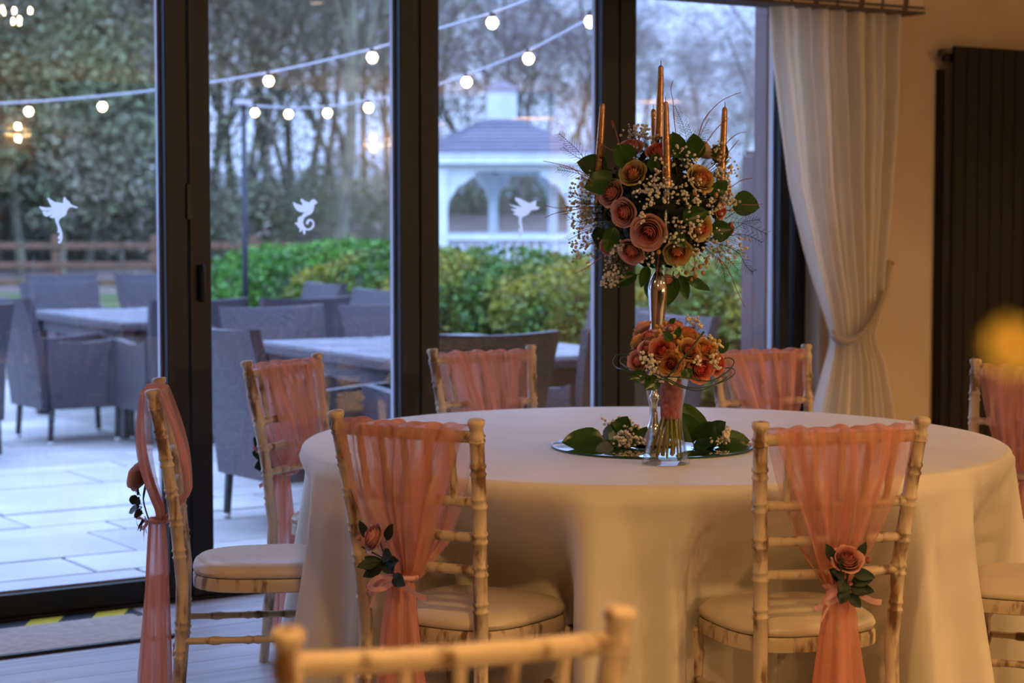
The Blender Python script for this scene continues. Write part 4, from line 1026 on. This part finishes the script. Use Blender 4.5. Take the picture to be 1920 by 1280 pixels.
for x, y, f, lab in [(4.22, 12.05, 2, 'side on at the left end of the left patio table'), (5.02, 11.14, 88, 'with its back to us, half hidden by the first door post'),
                     (6.2, 16.5, -92, 'left one of the rear row by the fence'), (6.98, 16.45, -88, 'in the rear row, cut off by the first door post'),
                     (5.47, 14.6, -90, 'facing us across the left patio table'), (6.22, 14.55, -88, 'facing us, cut off by the first door post'),
                     (8.0, 16.0, -90, 'standing alone right of the lamp pole'), (6.98, 13.25, 178, 'turned sideways in front of the green bush'),
                     (5.70, 11.05, 92, 'with dark back to us, behind the lit one'), (4.98, 9.98, -91, 'facing us across the right patio table, left one'),
                     (6.68, 11.9, 182, 'angled away on its own, left of the second door post'), (5.66, 9.92, -88, 'facing us, cut off by the second door post'),
                     (3.88, 8.22, 2, 'side on at the left end of the right patio table'), (4.63, 7.22, 86, 'black backed, between second and third door post'),
                     (5.40, 7.22, 92, 'with curved arm in front of the third door post'), (6.22, 8.0, 180, 'whose lit back shows just right of the silver candelabra stem'),
                     (6.62, 9.0, 178, 'peeping out either side of the third door post'), (3.58, 11.2, 90, 'cut off by the left edge of the picture')]:
    put_arm(x, y, f, lab)
def patio_table(x, y, rz, lab, w_=1.35, l_=1.9):
    t = thing('patio_table', lab, 'table', (x, y, ZP), radians(rz), 'rattan tables on the patio')
    MB().box((-w_/2, -l_/2, .68), (w_/2, l_/2, .735), bev=.01).build('woven_frame', M['rattan'], t, False)
    for s in (-1, 1): MB().box((-w_/2+.03 if s < 0 else .02, -l_/2+.03, .735), (-.02 if s < 0 else w_/2-.03, l_/2-.03, .742), bev=.002).build('glass_top', M['tabletop'], t, False)
    MB().box((-w_/2+.05, -l_/2+.05, .60), (w_/2-.05, l_/2-.05, .679)).build('apron', M['rattan'], t, False)
    for sx in (-1, 1):
        for sy in (-1, 1): MB().box((sx*(w_/2-.05)-.035, sy*(l_/2-.05)-.035, 0), (sx*(w_/2-.05)+.035, sy*(l_/2-.05)+.035, .679)).build('leg', M['rattandark'], t, False)
patio_table(5.33, 8.72, -3, 'grey rattan patio table between first and third door posts')
patio_table(5.55, 12.75, -3, 'grey rattan patio table behind the first door post, farther left')

# outside timber post beside the doors
t = thing('timber_post', 'tall purple-brown timber post just outside the right end of the doors', 'post', (0, 0, 0))
a, b = Wy(1437, 300, 6.80), Wy(1456, 300, 6.80); t.location = (a.x, 6.80, -.06)
MB().box((0, 0, 0), (b.x-a.x+.02, .09, 2.9), bev=.006).build('post_body', M['post'], t, False)
a, b = Wy(1414, 300, 7.05), Wy(1440, 300, 7.05); zt = Wy(1425, 282, 7.05).z
t = thing('timber_post', 'shorter timber post with pointed cap outside, left of the tall post', 'post', (a.x, 7.05, -.06))
MB().box((0, 0, 0), (b.x-a.x, .09, zt+.04), bev=.006).build('post_body', M['post'], t, False)
MB().box((.01, .01, zt+.04), (b.x-a.x-.01, .08, zt+.06), bev=.006).build('post_cap', M['post'], t, False)

# ground beyond
def terr(x, y):
    d = x*FH.x+y*FH.y; return -.07+(0 if d < 35 else min(1.9, (d-35)*.09)+.2*sin(x*.3)*min(1, (d-35)/8))
mb = MB()
def gr(u, v):
    dd = 12+v*110; ss = (u-.5)*(40+v*110); p = FH*dd+RT*ss
    return (p.x, p.y, terr(p.x, p.y) if p.y > 21 else -.27)
mb.grid(gr, 50, 60); g = mb.build('ground', M['litter']); g['kind'] = 'structure'; g.name = 'floor_ground'  # leaf-litter ground beyond the patio and under the wood
mb = MB()
def gl(u, v):
    dd = 23+v*12.5; ss = (u-.5)*50; p = FH*dd+RT*ss; return (p.x, p.y, terr(p.x, p.y)+.02 if p.y > 21.02 else -.08)
lw = mb.grid(gl, 30, 10).build('lawn', M['lawn']); tag(lw, 'strip of rough green lawn between the patio and the fence', 'grass', kind='stuff')

# lamp pole and festoon strings
pp = Wd(458, 300, 15.0); pt_ = Wd(458, 197, 15.0)
t = thing('lamp_pole', 'slim dark pole carrying the festoon lights', 'pole', (pp.x, pp.y, ZP))
MB().tube([(0, 0, 0), (0, 0, pt_.z-ZP)], [.024, .020], 12).build('pole_shaft', M['pole'], t)
MB().box((-.07, -.03, pt_.z-ZP), (.06, .03, pt_.z-ZP+.035), bev=.006).build('pole_bracket', M['bead'], t, False)
def festoon(lab, pts, bulbs, ra=.030):
    # pts: (px, py, depth); bulbs: (px, py)
    p3 = smooth([Wd(*p_) for p_ in pts], 10); base = p3[0]
    t = thing('festoon_string', lab, 'string lights', base, group='festoon strings over the patio')
    MB().tube([p_-base for p_ in p3], .0065, 6).build('cable', M['cable'], t)
    for bx, by in bulbs:
        best = None
        for (ax_, ay_, ad), (cx_, cy_, cd_) in zip(pts, pts[1:]):
            if ax_ <= bx <= cx_: best = ad+(cd_-ad)*(bx-ax_)/(cx_-ax_)
        v = Wd(bx, by, best)-base
        k = best/11
        l = MB().lathe([(.004, .055), (.014, .055), (.017, .03), (.015, .022)], 10).build('lamp_socket', M['rubber'], t, loc=v)
        b_ = MB().lathe([(.003, -.03), (.018, -.024), (.029, -.004), (.028, .010), (.018, .024), (.012, .03)], 14).build('bulb', M['bulb'], l)
festoon('upper festoon string running from the left edge up over the gazebo', [(-60, 196, 14), (0, 194, 13.7), (120, 186, 13.2), (300, 168, 12.5), (504, 136, 11.7), (698, 92, 11), (830, 52, 10.4), (923, 24, 10), (1010, -8, 9.6), (1120, -60, 9.3)], [(54, 209), (192, 200), (504, 152), (698, 108), (923, 43)])
festoon('lower festoon string rising from the dark pole to the right', [(458, 197, 15), (541, 202, 14.4), (614, 200, 13.6), (691, 188, 13), (790, 168, 12.2), (875, 140, 11.5), (991, 95, 10.6), (1107, 35, 9.7), (1180, 0, 9.3)], [(478, 211), (541, 214), (614, 212), (691, 202), (875, 154), (991, 110), (1107, 41)])

# gazebo
gz0 = Wd(953, 400, 31); gz = thing('gazebo', 'white timber gazebo with grey hipped roof and louvred cupola', 'gazebo', (gz0.x, gz0.y, -.07), -YAW)
def G(pxx, dep, z): v = Wd(pxx, 405, dep); l = v-gz.location; return Vector((l.dot(RT), l.dot(FH), z+.07))
cols = [(830, 30.0), (1075, 30.0), (1122, 31.6), (1036, 33.6), (925, 33.6), (764, 31.6)]
W = M['whitewood']
CP = [G(a, b, 0) for a, b in cols]
cen = sum(CP, Vector())/6; cen.x = G(941, 31.6, 0).x
for p_ in CP:
    MB().box((p_.x-.075, p_.y-.075, 0), (p_.x+.075, p_.y+.075, 2.12), bev=.01).build('column', W, gz, False)
mb = MB()
pts = [(cen+(p_-cen)*1.12) for p_ in CP]
mb.add([(p_.x, p_.y, 0) for p_ in pts]+[(p_.x, p_.y, .18) for p_ in pts], [(5, 4, 3, 2, 1, 0), (6, 7, 8, 9, 10, 11)]+[(i, (i+1) % 6, 6+(i+1) % 6, 6+i) for i in range(6)]); mb.build('deck', W, gz, False)
EA = [(cen+(p_-cen)*1.10) for p_ in CP]; zE = 2.30+.07; zT = 2.86+.07
EA[0].x = G(822, 30, 0).x; EA[1].x = G(1086, 30, 0).x
EA[5].x = G(752, 31.4, 0).x; EA[2].x = G(1130, 31.4, 0).x
TP = [cen+(p_-cen)*.20 for p_ in EA]
for i in range(6):
    a, b = EA[i], EA[(i+1) % 6]; c, d = TP[(i+1) % 6], TP[i]; j = 9
    for r_ in range(j):   # shingle courses, each lapping the one below
        u0, u1 = r_/j, (r_+1)/j+.01
        def lp(p_, q_, u, z0): v = p_+(q_-p_)*u; return Vector((v.x, v.y, zE+(zT-zE)*u+z0))
        MB().hexa([lp(a, d, u0, .0), lp(b, c, u0, .0), lp(b, c, u1, .0), lp(a, d, u1, .0), lp(a, d, u0, .035), lp(b, c, u0, .035), lp(b, c, u1, .012), lp(a, d, u1, .012)]).build('shingle_course', M['slate'], gz, False)
    dv = (b-a).normalized(); nn = Vector((dv.y, -dv.x, 0))
    MB().hexa([Vector((a.x, a.y, zE-.16)), Vector((b.x, b.y, zE-.16)), Vector((b.x, b.y, zE-.16))-nn*.05, Vector((a.x, a.y, zE-.16))-nn*.05, Vector((a.x, a.y, zE)), Vector((b.x, b.y, zE)), Vector((b.x, b.y, zE))-nn*.05, Vector((a.x, a.y, zE))-nn*.05]).build('fascia', W, gz, False)
    a2, b2 = CP[i], CP[(i+1) % 6]; dv = (b2-a2); L = dv.length; dv.normalize(); nn = Vector((dv.y, -dv.x, 0))*.03
    MB().hexa([a2-nn+Vector((0, 0, 2.04)), b2-nn+Vector((0, 0, 2.04)), b2+nn+Vector((0, 0, 2.04)), a2+nn+Vector((0, 0, 2.04)), a2-nn+Vector((0, 0, 2.18)), b2-nn+Vector((0, 0, 2.18)), b2+nn+Vector((0, 0, 2.18)), a2+nn+Vector((0, 0, 2.18))]).build('beam', W, gz, False)
    s_ = min(.50, L*.28)
    for (o_, sg) in ((a2, 1), (b2, -1)):   # scalloped brackets
        prof = [(0, 2.05), (s_, 2.05), (s_, 1.97), (s_*.80, 1.92), (s_*.70, 1.86), (s_*.45, 1.80), (s_*.34, 1.70), (s_*.22, 1.62), (s_*.17, 1.5), (0, 1.45)]
        n = len(prof); v1 = [o_+dv*sg*x-nn*.5+Vector((0, 0, z)) for x, z in prof]; v2 = [o_+dv*sg*x+nn*.5+Vector((0, 0, z)) for x, z in prof]
        MB().add(v1+v2, [tuple(range(n)), tuple(range(2*n-1, n-1, -1))]+[(k, (k+1) % n, n+(k+1) % n, n+k) for k in range(n)]).build('scalloped_bracket', W, gz, False)
    if i != 99:
        for z in (1.00, .30):
            MB().hexa([a2-nn+Vector((0, 0, z)), b2-nn+Vector((0, 0, z)), b2+nn+Vector((0, 0, z)), a2+nn+Vector((0, 0, z)), a2-nn+Vector((0, 0, z+.09)), b2-nn+Vector((0, 0, z+.09)), b2+nn+Vector((0, 0, z+.09)), a2+nn+Vector((0, 0, z+.09))]).build('handrail', W, gz, False)
        nb = int(L/.14)
        for k in range(1, nb):
            p_ = a2+dv*L*k/nb; MB().box((p_.x-.02, p_.y-.02, .39), (p_.x+.02, p_.y+.02, 1.0)).build('baluster', W, gz, False)
cw = .225
MB().box((cen.x-cw, cen.y-cw, 2.90), (cen.x+cw, cen.y+cw, 3.42)).build('cupola', W, gz, False)
for k in range(6):
    z = 2.96+k*.075; MB().box((cen.x-cw-.015, cen.y-cw-.015, z), (cen.x+cw+.015, cen.y+cw+.015, z+.05)).build('louvre', W, gz, False)
MB().add([(cen.x-cw-.06, cen.y-cw-.06, 3.42), (cen.x+cw+.06, cen.y-cw-.06, 3.42), (cen.x+cw+.06, cen.y+cw+.06, 3.42), (cen.x-cw-.06, cen.y+cw+.06, 3.42), (cen.x, cen.y, 3.60)], [(3, 2, 1, 0), (0, 1, 4), (1, 2, 4), (2, 3, 4), (3, 0, 4)]).build('cupola_roof', M['slate'], gz, False)
MB().add([(v.x, v.y, z) for z in (2.37-.06, 2.37-.03) for v in EA], [(5, 4, 3, 2, 1, 0), (6, 7, 8, 9, 10, 11)]+[(i, (i+1) % 6, 6+(i+1) % 6, 6+i) for i in range(6)]).build('roof_soffit', W, gz, False)

# post and rail fence
f0 = Wd(-700, 480, 33); ft = thing('post_and_rail_fence', 'weathered brown post and rail fence beyond the patio', 'fence', (f0.x, f0.y, -.07), -YAW)
xs = [(p_+700)*33/FPX for p_ in range(-700, 780, 62)]
for i, x in enumerate(xs):
    if i % 3 == 1 or i == 0: MB().box((x-.07, -.06, 0), (x+.07, .06, 1.12), bev=.01).build('fence_post', M['timber'], ft, False)
for z in (.94, .62, .33):
    for i in range(0, len(xs)-1, 3):
        e_ = xs[min(i+3, len(xs)-1)]
        MB().box((xs[i]+.01, -.09, z-.055), (e_-.01, -.06, z+.055), bev=.008).build('fence_rail', M['timber'], ft, False)

# hedge bushes
def leafblob(n, rx, ry, rz, size, seed, shell=.35):
    rn = random.Random(seed); mb = MB(); lob = [(Vector((rn.gauss(0, 1), rn.gauss(0, 1), rn.gauss(0, .8))).normalized(), rn.uniform(.1, .3)) for _ in range(14)]
    for _ in range(n):
        d = Vector((rn.gauss(0, 1), rn.gauss(0, 1), rn.gauss(0, 1))).normalized()
        k = .78
        for l, a in lob: k += a*max(0, d.dot(l)-.6)*2
        d2 = d*(k*(1-shell*rn.random()**2))
        sp_ = lambda v: math.copysign(abs(v)**.8, v)
        p = Vector((sp_(d2.x)*rx, sp_(d2.y)*ry, rz+sp_(d2.z)*rz))
        t1 = Vector((rn.gauss(0, 1), rn.gauss(0, 1), rn.gauss(0, 1))).normalized(); t2 = t1.cross(Vector((rn.gauss(0, 1), rn.gauss(0, 1), rn.gauss(0, 1)))).normalized()
        L = size*rn.uniform(.6, 1.3); mb.add([p-t1*L*.5, p+t2*L*.32, p+t1*L*.5, p-t2*L*.32], [(0, 1, 2, 3)])
    return mb
HB = [leafblob(6500, .95, .60, .54, .060, s_).mesh('foliage', M['hedge'] if s_ != 2 else M['hedge2']) for s_ in (1, 2, 3)]
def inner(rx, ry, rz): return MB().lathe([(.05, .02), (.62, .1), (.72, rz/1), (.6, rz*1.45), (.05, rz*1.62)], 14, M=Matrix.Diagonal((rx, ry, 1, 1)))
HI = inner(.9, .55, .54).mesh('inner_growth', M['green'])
for i, (pxx, dep, sc, vi, lab) in enumerate([(560, 17.2, 1.17, 1, 'fresh green bush behind the patio chairs, left end of the hedge'), (640, 16.6, 1.22, 1, 'fresh green bush second from the left end of the hedge'), (735, 16.0, 1.12, 0, 'yellow-green hedge bush half hidden by the second door post'),
                              (850, 15.6, 1.04, 0, 'hedge bush under the left column of the gazebo'), (960, 15.4, 1.05, 2, 'hedge bush in the middle below the gazebo'), (1075, 15.0, 1.07, 0, 'hedge bush left of the third door post behind the candelabra'),
                              (1190, 14.7, 1.02, 2, 'hedge bush behind the third door post and bouquet stem'), (1300, 14.4, 1.04, 0, 'hedge bush right of the candelabra stem'), (1405, 14.2, 1.06, 2, 'hedge bush in the right-hand pane beside the timber post'), (1510, 14, 1.05, 0, 'hedge bush behind the curtain')]):
    p_ = Wd(pxx, 405, dep); t = thing('hedge_bush', lab, 'bush', (p_.x, p_.y, ZP-.01), -.3+i*.7*0+(.35 if i % 2 else -.2), 'bushes of the hedge')
    q = place('foliage', HB[vi], t, scale=sc); q['kind'] = 'stuff'
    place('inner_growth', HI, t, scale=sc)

# trees ------------------------------------------------------------------------------------------
def tree_mesh(seed, H, m, spread=.5, droop=0, levels=5, r0=.16):
    rn = random.Random(seed); mb = MB()
    def br(p, d, L, r, lv):
        n = 4 if lv < 2 else 3; pts = [p]; rr = [r]; q = p.copy(); dd = d.copy()
        for i in range(n):
            dd = (dd+Vector((rn.gauss(0, .10), rn.gauss(0, .10), rn.gauss(0, .06)-droop*lv*.05))).normalized(); q = q+dd*L/n; pts.append(q.copy()); rr.append(max(.004, r*(1-.5*(i+1)/n)))
        mb.tube(pts, rr, 5 if lv < 2 else 3, cap=False)
        if lv >= levels: return
        k = {0: 10, 1: 6, 2: 4, 3: 3, 4: 3}[lv]
        for i in range(k):
            u = rn.uniform(.3 if lv == 0 else .25, 1); j = min(len(pts)-2, int(u*(len(pts)-1))); f_ = u*(len(pts)-1)-j; b = pts[j]+(pts[j+1]-pts[j])*f_
            side = Vector((rn.gauss(0, 1), rn.gauss(0, 1), rn.gauss(0, .5))).normalized(); nd = (dd*.75+side*spread+Vector((0, 0, .25))).normalized()
            br(b, nd, L*rn.uniform(.42, .62), max(.006, r*(1-.5*u)*.5), lv+1)
    br(Vector((0, 0, 0)), Vector((0, 0, 1)), H, r0, 0)
    return mb.mesh('branches', m)
TM = [tree_mesh(1, 8.5, M['bark'], .55, r0=.12), tree_mesh(2, 9.5, M['bark2'], .7, .4, r0=.11), tree_mesh(5, 8, M['bark'], .85, .2, r0=.11), tree_mesh(9, 7, M['bark2'], .95, .5, r0=.09)]
M['veil'] = mat('sparse_green_brown_leaves', (.26, .32, .17), .7, rand=.5, c2=(.36, .31, .26), scale=.6, transl=.2)
IV = [leafblob(8000, 1.3, 1.3, 3.4, .12, 31, .75).mesh('ivy', M['ivy']), leafblob(8000, 1.9, 1.8, 2.2, .12, 32, .8).mesh('ivy', M['ivy']),
      leafblob(3000, 2.4, 2.4, 4.4, .13, 41, .9).mesh('sparse_leaves', M['veil']), leafblob(2600, 2.6, 2.6, 3.4, .12, 42, .9).mesh('sparse_leaves', M['veil'])]
rn = random.Random(77)
def tree(pxx, dep, k, sc, ivy=None, lab='', ivs=1, group=None, zoff=0):
    p_ = Wd(pxx, 405, dep); t = thing('tree', lab, 'tree', (p_.x, p_.y, terr(p_.x, p_.y)-.05), rn.uniform(0, 6.28), group)
    place('branches', TM[k], t, scale=sc)
    if ivy is not None: q = place('ivy', IV[ivy], t, scale=ivs, loc=(0, 0, zoff)); q['kind'] = 'stuff'
    return t
GT = 'trees of the wood behind the fence'
LBI = 'ivy-clad tree in the wood seen through the leftmost pane'
LB2 = 'bare trunk and branches in the wood seen through the second pane'
LB3 = 'bare brownish tree behind the gazebo'
LB4 = 'tree with fine bare branches against the sky in the right-hand pane'
for i in range(16): tree(-60+i*18+rn.uniform(-15, 15), rn.uniform(38, 56), rn.choice([0, 2]), rn.uniform(.8, 1.2), i % 2, LBI, rn.uniform(.8, 1.15), GT, rn.uniform(-.5, 1.5))
for i in range(9): tree(-130-i*75, rn.uniform(38, 54), rn.choice([0, 2]), rn.uniform(.8, 1.2), i % 2, 'ivy-clad tree left of the picture', 1, GT, .4)
for i in range(15): tree(355+i*28+rn.uniform(-12, 12), rn.uniform(38, 60), [0, 1, 0, 2][i % 4], rn.uniform(.85, 1.2), 2 if i % 4 == 1 else None, LB2, .9, GT)
for i in range(5): tree(380+i*85, rn.uniform(40, 50), 2, .8, 1, 'ivy-clad tree low in the wood seen through the second pane', .62, GT, -1)
for i in range(9): tree(805+i*40+rn.uniform(-12, 12), rn.uniform(44, 60), [3, 1, 2, 3][i % 4], rn.uniform(.62, .85), 3 if i % 2 else None, LB3, .8, GT, -.5)
for i in range(5): tree(810+i*75, rn.uniform(48, 58), 3, .5, 1, 'low bushy tree at the foot of the wood behind the gazebo', .5, GT, -1)
for i in range(5): tree(1195+i*62+rn.uniform(-10, 10), rn.uniform(42, 56), 3, rn.uniform(.42, .6), 3, LB4, .62, GT, -1)
for i in range(4): tree(1330+i*55, rn.uniform(44, 52), 3, .45, 1, 'low bushy tree at the right behind the hedge', .5, GT, -1)
tree(1420, 24, 3, .62, None, 'nearest bare tree reaching in from the right, beside the timber post')

# ------------------------------------------------------------------ added ceiling fill lamps, then the room lamps that show as reflections in the panes
for x, y in FILL_XY:
    t = thing('ceiling_fill_lamp', 'round ceiling fitting of an unseen added fill lamp', 'light', (x, y, 2.7), group='added ceiling fill lamps')
    MB().lathe([(.045, -.004), (.06, -.006), (.062, -.001), (.045, -.001)], 20).build('bezel', M['chrome'], t)
    MB().lathe([(.001, -.0065), (.044, -.0065)], 20).build('lens', M['diff'], t)
def mirrored(pxx, pyy, yroom):
    p_ = Wy(pxx, pyy, 2*6.5-yroom); return Vector((p_.x, yroom, p_.z))
WG = emis('sconce_glow', (1, .58, .2), 60)
for (a, b) in [(35, 248), (702, 268), (742, 266)]:
    p_ = mirrored(a, b, -5.93); t = thing('wall_sconce', 'up and down wall light on the rear wall', 'light', p_, group='wall sconces')
    MB().box((-.14, -.07, -.022), (.14, .05, .022), bev=.006).build('sconce_body', M['frame'], t, False)
    for s_ in (-1, 1):
        MB().box((-.12, -.05, s_*.024-.001), (.12, .035, s_*.024+.001)).build('sconce_lens', WG, t, False)
    for s_ in (-1, 1): light('sconce_lamp', 'POINT', (p_.x, p_.y-.005, p_.z+s_*.06), 85, (1, .6, .25), .02)
for k, (a, b) in enumerate([(795, 232), (1002, 221), (1238, 190)]):
    p_ = mirrored(a, b, -1.6); t = thing('pendant_lamp', 'round drum pendant lamp hanging in the room', 'light', p_, group='drum pendant lamps')
    MB().lathe([(.20, 0), (.20, .22), (.195, .22), (.195, .001)], 32).build('drum_shade', M['shade'], t)
    MB().lathe([(.001, -.004), (.194, -.004)], 32).build('diffuser', emis('pendant_glow', (1, .50, .2), 9), t)
    MB().tube([(0, 0, .22), (0, 0, 2.7-p_.z)], .005, 6).build('flex', M['rubber'], t)
p_ = mirrored(4, 18, 2.6); t = thing('chandelier', 'small glittering chandelier with candle bulbs', 'light', p_)
MB().tube([(0, 0, 0), (0, 0, 2.7-p_.z)], .008, 6).build('chain', M['brass'], t)
CBM = emis('chandelier_bulb', (1, .75, .45), 120)
for k in range(14):
    a = k*2.399; r_ = .07+.08*(k % 3)/2; zz = -.02-.06*(k % 2)
    MB().tube(smooth([(0, 0, -.10), (r_*.5*cos(a), r_*.5*sin(a), zz-.08), (r_*cos(a), r_*sin(a), zz)], 5), .004, 5).build('branch', M['brass'], t)
    MB().lathe([(.002, 0), (.011, .010), (.008, .026), (.002, .038)], 10, c=(r_*cos(a), r_*sin(a), zz)).build('candle_bulb', CBM, t)
    MB().ico((r_*cos(a), r_*sin(a), zz-.05), .012).build('crystal_drop', M['chrome'], t)

# blurred yellow bloom close to the lens at the right edge, in a tall vase standing on the floor beyond the frame
bp = Wd(1896, 650, .85); vb = bp+RT*.22
t = thing('floor_vase', 'tall slim floor vase just outside the right edge', 'vase', (vb.x, vb.y, 0))
MB().lathe([(.07, 0), (.072, .01), (.05, .35), (.035, .7), (.045, .82), (.043, .82), (.03, .7), (.001, .69)], 28).build('vase_body', M['rad'], t)
t = thing('yellow_flower', 'blurred yellow-green bloom close to the camera at the right edge', 'flower', (vb.x, vb.y, .75))
h_ = bp-Vector((vb.x, vb.y, .75))
MB().tube(smooth([(0, 0, -.05), (0, 0, .25), (h_*.6+Vector((0, 0, .12))), h_], 6), .002, 6).build('stem', M['stem'], t)
for k in range(11):
    a = k*2.4; e_ = .2+.5*((k*.618) % 1); dv = RT*cos(a)*sin(e_*2)-FW*.3+UP*sin(a)*sin(e_*2); leaf(t, h_, dv, -FW, .014, .009, 'ylw', .1, .1, 'petal')
MB().ico((h_.x, h_.y, h_.z), .007).build('flower_eye', M['berry'], t)
